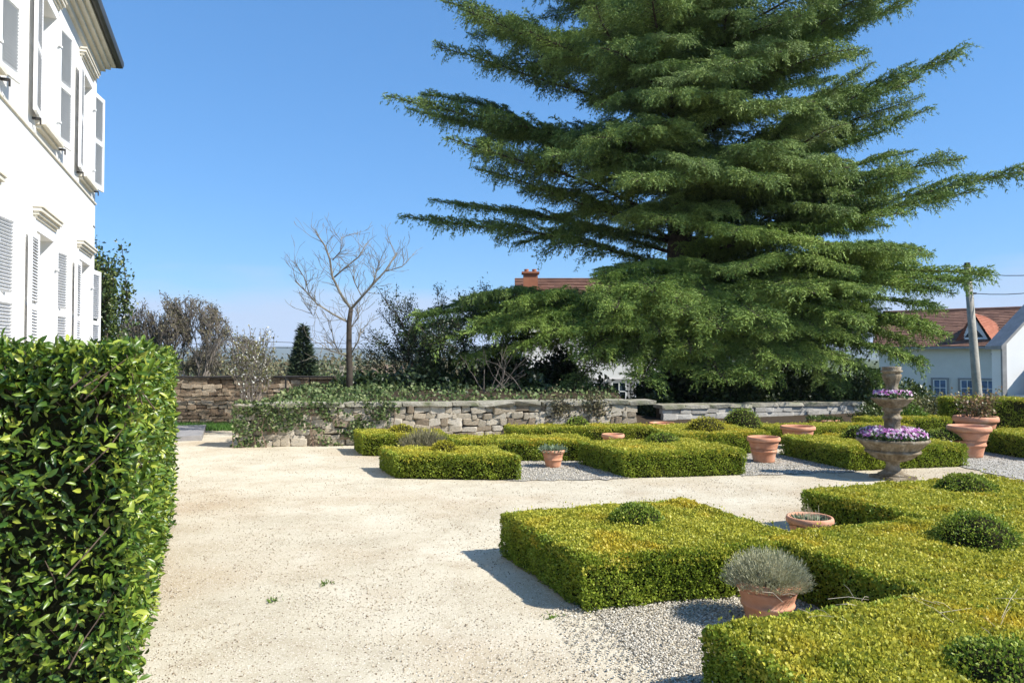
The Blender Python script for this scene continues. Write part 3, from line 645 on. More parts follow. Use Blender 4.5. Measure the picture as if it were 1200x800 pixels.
ivy_patch(2700, -.05, 1.6, 'thick ivy draped over the free end of the rubble wall', lambda u, z: np.clip(1.1 - u * .6 + .9 * wob(u, z * 2, 2.2, .6) + (z > .6) * .4 - (z < .28) * .7, 0, 1))
ivy_patch(2600, 1.5, 3.0, 'looser ivy strands in the middle of the rubble wall by the first box hedge', lambda u, z: np.clip(.15 + 1.0 * wob(u, z * 2, 2.6, 2.2) + (u > 2.1) * .3 * (u < 2.8), 0, 1))
# brown dry creeper clumps over the coping further along
for (px, l) in ((697, 'brown dry creeper hanging over the rubble wall coping, near its far end'), (655, 'small brown tuft growing in the coping of the rubble wall')):
    u = (at(px, 14.4) - W1A[0]) / w1d[0]; n = 420; c = np.r_[np.array(W1A) + w1d * u, .72]
    P = RNG.normal(0, 1, (n, 3)) * [.16, .05, .14] + [0, -.06, 0]; root = empty('creeper', c, 0, l, 'creeper', 'dry creepers on the rubble wall')
    leafset(P, np.tile([0, -1., .2], (n, 1)), .05, M['scrub'], 'leaves', root)
# low cover on the bank
n = 15000; u = RNG.random(n); t_ = RNG.random(n) ** 1.3; Xc = -4.95 + 7.3 * u; y0c = 13.5 + (Xc + 5.12) * .147 + .38; Yc = y0c + t_ * (17.6 - y0c)
Zc = .72 + .26 * np.sin(t_ * 1.5) + .05 * RNG.random(n) + .03 * wob(Xc, Yc, 2, 1)
k = (RNG.random(n) < np.where(Xc < -2.6, .5, np.where(Xc < -2.0, .25, .14)))
leafset(np.c_[Xc, Yc, Zc][k], np.tile([0, -.3, 1.], (k.sum(), 1)), .075, M['ivy'], 'ivy', None, .85)['label'] = 'ivy ground cover spilling over the bank behind the rubble wall'
# grass strip at the foot of the brown wall
n = 9000; P = np.c_[RNG.uniform(-10, -4.9, n), RNG.uniform(16.55, 17.75, n), np.zeros(n)]
D = nrm(rngn(n) * .5 + [0, 0, 1]); s_ = RNG.uniform(.07, .16, n)
V, Fo = scatter(NEEDLE, NEEDLEF, frames(D, rngn(n)) * s_[:, None, None] * np.array([1, .16, 1])[None, None, :], P)
tag(link('grass', mesh_np('grass', V, Fo, M['grass'])), 'short green grass strip along the brown stone wall', kind='stuff')
# iron rail along the brown wall
root = empty('iron_railing', (-8.3, 17.5, 0), .02, 'thin dark iron rail running along the brown stone wall', 'railing')
MB().tube([(-2, 0, 1.20), (0, 0, 1.205), (4, 0, 1.21)], .022, 6).build('rail', M['iron'], root)
for x in (-.5, 2.83): MB().tube([(x, 0, 0), (x, 0, 1.2)], .024, 6).build('post', M['iron'], root)

# ------------------------------------------------------------------ pots
def pot(x, y, r, h, label, soil=True, rb=.62, band=.45):
    r *= math.cos(math.atan2(x, y)) ** .9
    root = empty('terracotta_pot', (x, y, .012), R.uniform(0, 6), label, 'plant pot', 'terracotta pots in the parterre')
    t_ = r * .07
    prof = [(r * rb * .9, 0), (r * rb, .01), (r * (rb + .02), h * .05)]
    prof += [(r * (rb + (.9 - rb) * (z / .84) ** 1.15), h * z) for z in (.15, .28, band - .05)]
    rz = r * (rb + (.9 - rb) * (band / .84) ** 1.15)
    prof += [(rz + r * .035, h * (band - .03)), (rz + r * .045, h * band), (rz + r * .03, h * (band + .03)), (rz + r * .002, h * (band + .045))]
    prof += [(r * (rb + (.9 - rb) * (z / .84) ** 1.15), h * z) for z in (.62, .74, .82)]
    MB().lathe(prof, 48, close=True).build('body', M['terra'], root, True)
    rim = [(r * .90, h * .82), (r * .97, h * .835), (r * 1.0, h * .87), (r * 1.0, h * .93), (r * .985, h * .97), (r * .95, h), (r * .86, h * .995), (r * .84, h * .93), (r * .80, h * .7)]
    MB().lathe(rim, 48).build('rim', M['terra'], root, True)
    if soil:
        MB().lathe([(r * .83, h * .86), (r * .5, h * .885), (.001, h * .89)], 24).build('soil', M['earth'], root)
    else:
        MB().lathe([(r * .82, h * .55), (r * .5, h * .56), (.001, h * .56)], 24).build('soil', M['earth'], root)
    return root
def tufts(n, r, h, rng=RNG):         # stems leaning outwards from a pot, points along them
    a = rng.random(n) * 6.283; q = np.sqrt(rng.random(n)); return a, q
# silver santolina pot
PX, PY = at(897, 4.55), 4.55
pot(PX, PY, .215, .27, 'terracotta pot with a big silver foliage ball, beside the nearest hedge')
root = empty('silver_shrub', (PX, PY, .24), 0, 'ball of fine silver grey foliage growing in the nearest pot', 'plant')
n = 3000; a = RNG.random(n) * 6.283; el = np.arccos(1 - RNG.random(n) * .93); L_ = .185 * RNG.uniform(.72, 1.06, n)
D0 = np.stack([np.cos(a) * np.sin(el), np.sin(a) * np.sin(el), np.cos(el) * .95], -1); B0 = D0 * [.085, .085, .02]
ps, ds = [], []
for f_ in np.linspace(.25, 1, 9):
    ps.append(B0 + D0 * [1, 1, 1.12] * (L_ * f_)[:, None] + RNG.normal(0, .004, (n, 3))); ds.append(D0)
P = np.concatenate(ps); D = nrm(np.concatenate(ds) * 1.0 + rngn(len(P)) * .5 + [0, 0, .75]); s_ = RNG.uniform(.014, .030, len(P))
V, Fo = scatter(NEEDLE, NEEDLEF, frames(D, rngn(len(P))) * s_[:, None, None] * np.array([1, .17, 1])[None, None, :], P)
o = link('foliage', mesh_np('foliage', V, Fo, M['santolina']), parent=root); o['kind'] = 'stuff'
mb = MB()
for i in range(0, 150): mb.tube([B0[i] * .3, B0[i] + D0[i] * L_[i] * .5, B0[i] + D0[i] * L_[i] * .9], [.003, .0022, .001], 3)
mb.build('stems', M['drytwig'], root)['kind'] = 'stuff'
MB().lathe([(.001, .16), (.09, .14), (.15, .07), (.14, .0)], 16).build('inner_stems', M['lavgrey'], root)
# small succulent pot of the far recess
sx, sy = at(648, 11.0), 11.0
pot(sx, sy, .178, .265, 'small terracotta pot of blue green rosettes in the far gravel recess')
def rosettes(x, y, z, r, n, h, label, m, up=1.0, w=.16, L0=.1, cat='plant', name='succulent'):
    root = empty(name, (x, y, z), 0, label, cat)
    c = np.sqrt(RNG.random(n)) * r; a = RNG.random(n) * 6.283; P = np.stack([c * np.cos(a), c * np.sin(a), h * RNG.random(n) * .5], -1)
    D = nrm(rngn(n) + np.stack([np.cos(a), np.sin(a), np.full(n, up)], -1)); s_ = RNG.uniform(.6, 1.3, n) * L0
    V, Fo = scatter(LEAF4, LEAF4F, frames(D, rngn(n)) * s_[:, None, None] * np.array([1, w, 1])[None, None, :], P)
    o = link('leaves', mesh_np('leaves', V, Fo, m), parent=root); o['kind'] = 'stuff'; return root
rosettes(sx, sy, .235, .15, 420, .05, 'blue green succulent rosettes in the small far pot', M['succulent'])
# empty pot
pot(at(894, 11.55), 11.55, .27, .40, 'empty terracotta pot with a thick rim standing on grey gravel', False)
# pot half hidden behind the hedge by the path
hx, hy = at(947, 6.15), 6.15
pot(hx, hy, .205, .31, 'terracotta pot of thin upright stalks sunk behind the box hedge tops')
r_ = rosettes(hx, hy, .27, .16, 520, .03, 'low pale green cushion with upright stalks in the half hidden pot', M['succulent'], .5, .25, .05)
mb = MB()
for i in range(26):
    a = R.random() * 6.28; c = R.random() * .13; hh = R.uniform(.06, .17); mb.tube([(c * math.cos(a), c * math.sin(a), 0), (c * math.cos(a) + R.gauss(0, .01), c * math.sin(a), hh)], [.002, .001], 3)
mb.build('stalks', M['drytwig'], r_)['kind'] = 'stuff'
pot(at(718, 12.55), 12.55, .20, .34, 'pot showing only its pale rim above the hedge beside the dark dome', False)
pot(at(775, 14.9), 14.9, .27, .33, 'wide low pot standing in the gap between the two stone walls', False)
pot(at(934, 13.4), 13.4, .33, .40, 'broad terracotta bowl behind the hedge, empty pot in front of it', False, .7)
bx, by = at(965, 15.4), 15.4
pot(bx, by, .365, .36, 'broad terracotta bowl of greenery in front of the pale stone wall', True, .72)
rosettes(bx, by, .31, .3, 700, .06, 'low greenery filling the broad terracotta bowl', M['shrub'], .9, .3, .12, name='bowl_greenery')
pot(at(1134, 12.15), 12.15, .385, .52, 'big bellied terracotta pot, nearer of the two stacked at the hedge end', False, .58, .4)
rx, ry = at(1142, 13.15), 13.15
pot(rx, ry, .425, .60, 'big terracotta pot with a rose bush, farther of the two at the hedge end', True, .6, .4)
root = empty('rose_bush', (rx, ry, .52), 0, 'sparse rose bush with reddish leaves growing in the big pot', 'plant')
mb = MB(); ps = []
for i in range(26):
    a = R.random() * 6.28; c = R.uniform(.05, .3); lean = R.uniform(.1, .55); hh = R.uniform(.2, .56)
    p0 = Vector((c * math.cos(a) * .6, c * math.sin(a) * .6, 0)); p1 = p0 + Vector((math.cos(a) * lean * hh, math.sin(a) * lean * hh, hh)); pm = (p0 + p1) / 2 + Vector((R.gauss(0, .03), R.gauss(0, .03), .03))
    mb.tube([p0, pm, p1], [.008, .006, .004], 5)
    for k in range(34):
        f_ = R.uniform(.3, 1.05); p = p0.lerp(p1, f_); ps.append((p.x + R.gauss(0, .05), p.y + R.gauss(0, .05), p.z + R.gauss(0, .04)))
mb.build('stems', M['twig'], root)['kind'] = 'stuff'
P = np.array(ps); leafset(P, rngn(len(P)), .055, M['rose'], 'leaves', root, .6)
# grey lavender mound behind the frontmost far hedge
root = empty('lavender_bush', (at(497, 11.75), 11.75, 0), 0, 'grey brown lavender mound between two far box hedges', 'shrub')
n = 5200; u = rngn(n); u[:, 2] = np.abs(u[:, 2]); P = u * RNG.uniform(.55, 1.05, n)[:, None] * [.46, .36, .47]
D = nrm(u + rngn(n) * .5 + [0, 0, .6]); s_ = RNG.uniform(.06, .13, n)
V, Fo = scatter(NEEDLE, NEEDLEF, frames(D, rngn(n)) * s_[:, None, None] * np.array([1, .09, 1])[None, None, :], P)
link('stalks', mesh_np('stalks', V, Fo, M['lavgrey']), parent=root)['kind'] = 'stuff'

# ------------------------------------------------------------------ tiered stone planter
UY = 10.0; UX = at(1044.5, UY)
urn = empty('tiered_planter', (UX, UY, .006), .3, 'weathered two tiered stone planter with fluted bowls', 'planter'); urn.scale = (.885, .885, 1)
MB().box((0, 0, .02), (.47, .47, .05)).build('plinth', M['oldstone'], urn)
MB().lathe([(.215, .045), (.215, .068), (.18, .082), (.135, .11), (.105, .15), (.092, .19), (.105, .222), (.125, .24)], 40, close=True).build('foot', M['oldstone'], urn, True)
def flute(n, d, z0, z1):
    def f_(r, z, w, i): return r * (1 - d * (.5 + .5 * math.cos(n * w)) * (1 if z0 < z < z1 else 0))
    return f_
MB().lathe([(.10, .235), (.20, .25), (.29, .29), (.35, .335), (.375, .36)], 144, fn=flute(30, .13, .25, .35)).build('lower_bowl', M['oldstone'], urn, True)
MB().lathe([(.37, .355), (.395, .36), (.40, .38), (.385, .395), (.37, .40)], 72).build('bowl_band', M['oldstone'], urn, True)
MB().lathe([(.37, .395), (.415, .43), (.46, .475), (.485, .505)], 144, fn=flute(36, .09, .40, .50)).build('upper_bowl_wall', M['oldstone'], urn, True)
MB().lathe([(.48, .50), (.51, .51), (.52, .53), (.515, .55), (.49, .555), (.46, .54), (.42, .50), (.001, .50)], 72).build('rim', M['oldstone'], urn, True)
MB().lathe([(.13, .50), (.13, .62), (.115, .66), (.115, .80), (.135, .815), (.14, .84), (.12, .855), (.105, .88), (.115, .91), (.15, .94), (.13, .965), (.15, .985)], 32).build('stem', M['oldstone'], urn, True)
MB().lathe([(.10, .975), (.17, .985), (.225, 1.02), (.265, 1.065), (.275, 1.08), (.295, 1.085), (.30, 1.105), (.285, 1.115), (.25, 1.10), (.001, 1.08)], 96, fn=flute(28, .04, .98, 1.07)).build('upper_bowl', M['oldstone'], urn, True)
MB().lathe([(.09, 1.08), (.095, 1.2), (.085, 1.26), (.10, 1.31), (.13, 1.37), (.145, 1.42), (.125, 1.43), (.125, 1.45), (.155, 1.46), (.155, 1.48), (.13, 1.49), (.14, 1.515), (.14, 1.53), (.001, 1.535)], 40,
           fn=lambda r, z, w, i: r * (1 - (.08 * (.5 + .5 * math.cos(12 * w)) if 1.25 < z < 1.43 else 0))).build('finial', M['oldstone'], urn, True)
FL = np.array([(0, 0, 0)] + [(math.cos(a) * r, math.sin(a) * r, .12) for i in range(5) for a, r in ((i * 1.2566 - .45, .5), (i * 1.2566, .56), (i * 1.2566 + .45, .5))], float)
FLF = [(0, 1 + 3 * i, 2 + 3 * i, 3 + 3 * i) for i in range(5)]
def pansies(z, r0, r1, hh, n, label):
    root = empty('pansies', (UX, UY, z), 0, label, 'flowers', 'pansies planted in the stone bowls'); root.scale = (.885, .885, 1)
    c = r0 + (r1 - r0) * np.sqrt(RNG.random(n)); a = RNG.random(n) * 6.283
    prof = hh * np.sqrt(np.maximum(1 - ((c - (r0 + r1) / 2) / ((r1 - r0) / 2 + .02)) ** 2, 0)) * (.85 + .2 * RNG.random(n))
    P = np.stack([c * np.cos(a), c * np.sin(a), prof], -1)
    Nf = nrm(np.stack([np.cos(a) * .8, np.sin(a) * .8, np.full(n, .8)], -1) + rngn(n) * .6 + [.1, -.35, 0])
    V, Fo = scatter(FL, FLF, frames(np.cross(Nf, rngn(n)), Nf) * (RNG.uniform(.026, .044, n))[:, None, None], P)
    link('blossoms', mesh_np('blossoms', V, Fo, M['pansy']), parent=root)['kind'] = 'stuff'
    k = n * 2; c = r0 + (r1 - r0) * np.sqrt(RNG.random(k)); a = RNG.random(k) * 6.283
    prof = hh * np.sqrt(np.maximum(1 - ((c - (r0 + r1) / 2) / ((r1 - r0) / 2 + .02)) ** 2, 0)) * RNG.random(k) * .9
    leafset(np.stack([c * np.cos(a), c * np.sin(a), prof], -1), np.tile([0, -.2, 1.], (k, 1)), .05, M['pansyleaf'], 'leaves', root)
pansies(.535, .12, .50, .16, 900, 'purple and white pansies heaped in the wide lower bowl')
pansies(1.10, .09, .29, .11, 230, 'pale lilac pansies in the small upper bowl')

# ------------------------------------------------------------------ trees: cedar
CX, CY = at(795, 21.0), 21.0
cedar = empty('cedar_tree', (CX, CY, -.6), 0, 'huge spreading cedar with drooping green boughs filling the sky', 'tree')
CB = np.array([CX, CY, -.6])
MB().tube([(0, 0, 0), (.02, 0, .7), (0, 0, 3), (.1, .05, 7), (.05, 0, 11), (0, 0, 15), (0, 0, 18.6)], [.62, .46, .40, .33, .24, .14, .03], 14).build('trunk', M['bark'], cedar, True)
def bough_proto(up, seed):
    g = np.random.default_rng(seed); Lp = 7.5
    ph = g.uniform(0, 6.28)
    def ax(q): return np.stack([Lp * q, .16 * np.sin(q * 4 + ph) * q, (.032 if up else .075) * Lp * 4 * q * (1 - q) + .05 * np.sin(q * 9 + ph)], -1)
    mb = MB(); sc = np.linspace(0, 1, 9); mb.tube([tuple(p) for p in ax(sc)], list(.010 + .058 * (1 - sc) ** 1.3), 6)
    Q, D = [], []
    k = 92; q = .07 + .92 * (np.arange(k) + g.random(k) * .8) / k; sd = np.where(np.arange(k) % 2 == 0, 1., -1.)
    ln = (1.75 * (1 - q) ** .6 * np.clip(q / .22, .35, 1) * g.uniform(.45, 1.1, k) + .22); ang = g.uniform(.65, 1.15, k)
    gap = .5 + .5 * np.sin(q * 26 + g.uniform(0, 6)); ln *= .42 + .58 * gap
    for i in range(k):
        b = ax(q[i:i + 1])[0]; d = np.array([math.cos(ang[i]), math.sin(ang[i]) * sd[i], 0]); pr = np.array([-d[1], d[0], 0])
        rise = g.uniform(.05, .30); dro = g.uniform(.14, .30)
        sec = lambda r: b + d * r[:, None] + np.array([0, 0, 1.]) * (rise * r - dro * r * r)[:, None]
        mb.tube([tuple(p) for p in sec(np.linspace(0, ln[i] * .95, 4))], [.014, .011, .008, .004], 3, cap=False)
        m = max(4, int(ln[i] / .055)); r = ln[i] * (np.arange(m) + g.random(m)) / m; s2 = np.where(np.arange(m) % 2 == 0, 1., -1.)
        lt = .40 * (1 - r / ln[i] * .75) ** .6 * g.uniform(.4, 1.1, m) * min(1, .45 + ln[i] * .5) + .05; fa = g.uniform(.5, 1.1, m); P0 = sec(r)
        T = d[None] * np.cos(fa)[:, None] + pr[None] * (np.sin(fa) * s2)[:, None]; hang = g.uniform(.1, .9, m)
        c = np.maximum((lt / .030).astype(int), 3); idx = np.repeat(np.arange(m), c); f = g.random(len(idx)) * lt[idx]
        P = P0[idx] + T[idx] * f[:, None]; P[:, 2] += .10 * f - hang[idx] * f * f * (3.0 if up else 3.4)
        dd = T[idx] + np.array([0, 0, 1.]) * (.10 - hang[idx] * f * 4.0)[:, None]; dd = nrm(dd)
        for _ in range(2):
            Q.append(P + g.normal(0, .008, P.shape)); D.append(nrm(dd + nrm(g.normal(size=P.shape)) * .75 + [0, 0, .12]))
        mh = max(2, int(ln[i] / .11)); rh = ln[i] * (.25 + .75 * g.random(mh)); lh = g.uniform(.12, .48, mh) * (.5 + .5 * gap[i]); ph_ = sec(rh)
        dh = nrm(np.array([0, 0, -1.]) + d * .45 + g.normal(0, .22, (mh, 3))); ch_ = np.maximum((lh / .022).astype(int), 4); ix = np.repeat(np.arange(mh), ch_); fh_ = g.random(len(ix)) * lh[ix]
        Ph = ph_[ix] + dh[ix] * fh_[:, None] + d * (.10 * np.sqrt(fh_))[:, None]
        Q.append(Ph + g.normal(0, .012, Ph.shape)); D.append(nrm(dh[ix] + nrm(g.normal(size=Ph.shape)) * .9))
        ms = int(ln[i] / .02); rs_ = g.random(ms) * ln[i]; Q.append(sec(rs_)); D.append(nrm(d + nrm(g.normal(size=(ms, 3))) * .9))
    Q = np.concatenate(Q); D = np.concatenate(D); sz = g.uniform(.05, .095, len(Q)); N_ = nrm(g.normal(size=Q.shape) * .8 + [0, 0, .8])
    V, Fo = scatter(NEEDLE, NEEDLEF, frames(D, N_) * sz[:, None, None] * np.array([1, .30, 1])[None, None, :], Q)
    return mb.mesh('branch'), V, Fo
PROTO = {}
for up in (True, False):
    for j in range(4):
        w_, V, Fo = bough_proto(up, 40 + j + 10 * up); w_.materials.append(M['bark']); w_.shade_smooth()
        PROTO.setdefault(up, []).append((w_, {k_: mesh_np('needles', V, Fo, M[k_]) for k_ in ('cedar', 'cedarlow')}))
NB = [0]
def place_bough(base, tip, up, wf, mk):
    base, tip = np.array(base, float), np.array(tip, float); x = tip - base; L_ = np.linalg.norm(x); x /= L_
    y = nrm(np.cross([0, 0, 1.], x)); z = np.cross(x, y); ro = R.uniform(-.22, .22); y, z = y * math.cos(ro) + z * math.sin(ro), z * math.cos(ro) - y * math.sin(ro)
    w_, nd = R.choice(PROTO[up]); o = bpy.data.objects.new('branch', w_); COL.objects.link(o); o.parent = cedar
    sx, sy, sz = L_ / 7.5, wf * R.choice((-1, 1)), (.55 * L_ / 7.5 + .45) * 1.0
    A = np.stack([x * sx, y * sy, z * sz], 1); p = base - CB
    o.matrix_local = Matrix([list(A[r]) + [p[r]] for r in range(3)] + [[0, 0, 0, 1]])
    n_ = bpy.data.objects.new('needles', nd[mk]); COL.objects.link(n_); n_.parent = o; n_['kind'] = 'stuff'; NB[0] += 1
def bough(base, tip, sag, width, m, dens=1.0, hang=1.0, start=.12, size=1.0, sides=2):
    mk = 'cedarlow' if m is M['cedarlow'] else 'cedar'; up = sag > .05; base, tip = np.array(base, float), np.array(tip, float); wf = width / 1.45 * R.uniform(.85, 1.15)
    place_bough(base, tip, up, wf, mk)
    ch = tip - base; L_ = np.linalg.norm(ch); t0 = ch / L_; sd = nrm(np.cross(t0, [0, 0, 1.]))
    for i in range(1 if up and sides else sides):
        q = R.uniform(.28, .5); sg = (1 if i % 2 == 0 else -1) * (R.choice((-1, 1)) if up else 1); zz = (.032 if up else .075) * L_ * 4 * q * (1 - q)
        p = base + ch * q + np.array([0, 0, zz]); d = nrm(t0 + sd * sg * R.uniform(.5, .9) + np.array([0, 0, R.uniform(-.08, .10)])); place_bough(p, p + d * L_ * (1 - q) * R.uniform(.65, .92), up if R.random() < .6 else False, wf * .8, mk)
def B(z): return np.array([CX, CY, z])
def tp(px, py, Y): return np.array([at(px, Y), Y, zt(py, Y)])
# boughs that draw the outline (tips read from the photograph, each at its own depth)
for (px, py, Y, bz, sag, w, mt) in (
    (452, 116, 20.0, 6.9, .9, 1.5, 'cedar'), (512, 58, 21.5, 8.3, .8, 1.2, 'cedar'), (515, 4, 20.5, 9.3, .9, 1.7, 'cedar'), (470, 256, 21.0, 4.3, .6, 1.2, 'cedar'),
    (505, 236, 22.0, 4.7, .6, .9, 'cedar'), (560, -60, 21.0, 10.8, .6, 1.7, 'cedar'), (520, 165, 18.5, 5.6, .7, 1.4, 'cedar'), (480, 130, 22.5, 6.4, .9, 1.1, 'cedar'),
    (555, 200, 20.0, 5.0, .6, 1.3, 'cedar'),
    (1132, 67, 20.5, 6.7, .9, 1.6, 'cedar'), (1080, 95, 19.0, 6.2, .8, 1.5, 'cedar'), (1222, 198, 20.0, 4.5, 1.0, 1.5, 'cedar'), (1150, 225, 19.0, 4.3, .9, 1.6, 'cedar'), (1078, 0, 20.5, 8.6, .9, 1.7, 'cedar'),
    (1110, -30, 21.5, 9.0, 1.0, 1.5, 'cedar'), (1020, -20, 19.5, 8.3, .8, 1.5, 'cedar'), (1075, 178, 18.5, 5.2, .5, 1.3, 'cedar'), (1165, 325, 18.2, 3.4, .0, 1.3, 'cedarlow'), (1140, 335, 16.8, 3.2, -.2, 1.5, 'cedarlow'),
    (1085, 205, 17.5, 4.2, .5, 1.3, 'cedar'), (1060, 250, 17.0, 4.0, .3, 1.5, 'cedarlow'), (1110, 395, 17.3, 2.6, -.3, 1.4, 'cedarlow'), (1060, 420, 16.6, 2.3, -.3, 1.5, 'cedarlow'), (1095, 130, 20.5, 6.0, .7, 1.1, 'cedar'),
    (485, 376, 17.8, 2.4, -.25, 1.2, 'cedarlow'), (505, 405, 17.2, 2.4, -.3, 1.3, 'cedarlow'), (570, 380, 17.0, 2.6, -.35, 1.4, 'cedarlow'), (600, 415, 16.6, 2.5, -.4, 1.5, 'cedarlow'), (640, 395, 16.4, 2.9, -.45, 1.5, 'cedarlow'), (700, 390, 16.0, 3.1, -.5, 1.5, 'cedarlow'), (800, 415, 16.4, 2.6, -.4, 1.5, 'cedarlow'), (930, 430, 16.4, 2.5, -.4, 1.5, 'cedarlow'), (1000, 430, 16.6, 2.4, -.3, 1.4, 'cedarlow'), (760, 450, 16.3, 2.2, -.4, 1.5, 'cedarlow'), (850, 452, 16.4, 2.2, -.4, 1.5, 'cedarlow'), (1040, 450, 17.0, 2.2, -.35, 1.5, 'cedarlow'), (1085, 432, 17.6, 2.5, -.3, 1.4, 'cedarlow'), (1098, 388, 17.0, 2.8, -.2, 1.8, 'cedarlow'), (1085, 345, 17.2, 3.3, -.1, 1.8, 'cedarlow'), (1080, 410, 18.5, 2.6, -.2, 1.7, 'cedar'), (1105, 365, 17.4, 3.0, -.15, 1.5, 'cedarlow'), (1120, 345, 18.5, 3.3, -.1, 1.3, 'cedarlow'), (1090, 300, 18.2, 3.9, .1, 1.4, 'cedarlow'), (535, 425, 17.4, 2.2, -.3, 1.3, 'cedarlow'), (470, 395, 19.0, 2.5, -.2, 1.1, 'cedar'), (665, 455, 17.2, 2.1, -.3, 1.3, 'cedar'), (985, 462, 17.2, 2.0, -.3, 1.4, 'cedar'), (1045, 152, 19.2, 5.9, .6, 1.5, 'cedar'), (1052, 222, 18.2, 4.9, -.2, 1.6, 'cedar'), (1030, 118, 20.5, 6.6, .6, 1.5, 'cedar'), (1045, 268, 17.9, 4.6, -.2, 1.6, 'cedar'), (1005, 232, 17.8, 5.4, -.2, 1.7, 'cedar'), (785, 262, 16.8, 4.3, -.2, 1.6, 'cedar'), (960, 205, 18.5, 5.9, -.2, 1.6, 'cedar'), (900, 455, 16.2, 2.3, -.4, 1.5, 'cedarlow'), (545, 395, 16.8, 2.6, -.35, 1.4, 'cedarlow'),
    (680, 425, 16.2, 2.9, -.5, 1.4, 'cedarlow'), (735, 430, 16.6, 2.6, -.4, 1.4, 'cedarlow'), (620, 388, 17.0, 3.1, -.35, 1.4, 'cedarlow'), (705, 352, 16.2, 3.7, -.35, 1.5, 'cedarlow'), (770, 345, 15.8, 3.6, -.45, 1.5, 'cedarlow'),
    (840, 390, 15.9, 3.1, -.5, 1.6, 'cedarlow'), (905, 375, 15.8, 3.2, -.4, 1.7, 'cedarlow'), (960, 345, 16.2, 3.5, -.3, 1.6, 'cedarlow'), (1010, 380, 16.0, 3.0, -.35, 1.6, 'cedarlow'), 
    (980, 290, 15.9, 4.3, .0, 1.6, 'cedarlow'), (740, 215, 15.6, 5.2, .1, 1.6, 'cedar'), (690, 165, 16.2, 5.8, .4, 1.6, 'cedar'), (650, 185, 17.0, 5.4, .3, 1.6, 'cedar'), (900, 215, 15.5, 5.2, .1, 1.7, 'cedar'), 
    (1000, 200, 16.5, 5.0, .3, 1.6, 'cedar'), (950, 120, 15.9, 6.6, .4, 1.7, 'cedar'), (780, 110, 15.6, 7.0, .3, 1.6, 'cedar'), (860, 75, 16.0, 7.6, .4, 1.6, 'cedar'), (700, 60, 16.5, 7.9, .4, 1.6, 'cedar'), (620, 30, 18.0, 8.6, .6, 1.6, 'cedar'),
    (1010, 60, 17.5, 7.5, .6, 1.6, 'cedar'), (940, 20, 16.8, 8.6, .5, 1.6, 'cedar'), (760, 0, 16.6, 9.0, .4, 1.6, 'cedar'), (840, -20, 16.8, 9.4, .4, 1.6, 'cedar'), ):
    if Y < 17.7 and mt == 'cedar': bz += .9; sag = -.2
    bough(B(bz), tp(px, py, Y), sag, w, M[mt], sides=0 if (px, py) in ((620, 388), (705, 352), (570, 380), (470, 256), (505, 236), (485, 376)) else 2)
# the rest of the crown: side and back boughs in whorls, and the spire above the frame
z = 3.0; az = 0.0
while z < 18.2:
    Rm = 7.4 if z < 9 else 7.4 * (18.8 - z) / 9.8
    for k in range(4 if z < 9 else 5):
        az = (az + 2.3999) % 6.2832; dx, dy = math.cos(az), math.sin(az)
        if dy < -.25 and z < 9 or z < 4.6 and dx < 0: continue
        L_ = Rm * R.uniform(.65, .95); rise = R.uniform(.4, 2.0) if z > 5 else R.uniform(-.6, .6)
        bough(B(z), B(z) + np.array([dx * L_, dy * L_, rise]), .4 if z > 5 else -.2, 1.6 if z < 12 else 1.2, M['cedar'], sides=0)
    z += 1.0

# ------------------------------------------------------------------ trees: bare and small ones
def grow(rng, p, d, L_, r, depth, out, spread=.6, up=.25, nkid=(2, 3), segs=4, shrink=.72, wig=.18, rmin=.004):
    pts, rad = [p.copy()], [r]; dd = d.copy()
    for i in range(segs):
        dd = (dd + Vector((rng.gauss(0, wig), rng.gauss(0, wig), rng.gauss(up * .25, wig * .6)))).normalized()
        p = p + dd * (L_ / segs); pts.append(p.copy()); rad.append(max(rmin, r * (1 - .45 * (i + 1) / segs)))
    out.append((depth, pts, rad))
    if depth <= 0: return
    for k in range(rng.randint(*nkid)):
        j = rng.randint(max(1, segs // 2), segs) if k else segs
        ax = Vector((rng.gauss(0, 1), rng.gauss(0, 1), rng.gauss(0, .5))).normalized()
        nd = (dd + ax * spread + Vector((0, 0, up))).normalized()
        grow(rng, pts[j], nd, L_ * shrink * rng.uniform(.75, 1.2), max(rmin, rad[j] * .72), depth - 1, out, spread, up, nkid, segs, shrink, wig, rmin)
def twigset(out, root, m, thick_depth, names=('limb', 'twigs'), org=Vector((0, 0, 0))):
    thin = MB()
    for dep, pts, rad in out:
        if dep >= thick_depth: MB().tube(pts, rad, 7).build(names[0], m, root, True)
        else: thin.tube(pts, rad, 4, cap=False)
    if thin.v: thin.build(names[1], m, root)['kind'] = 'stuff'
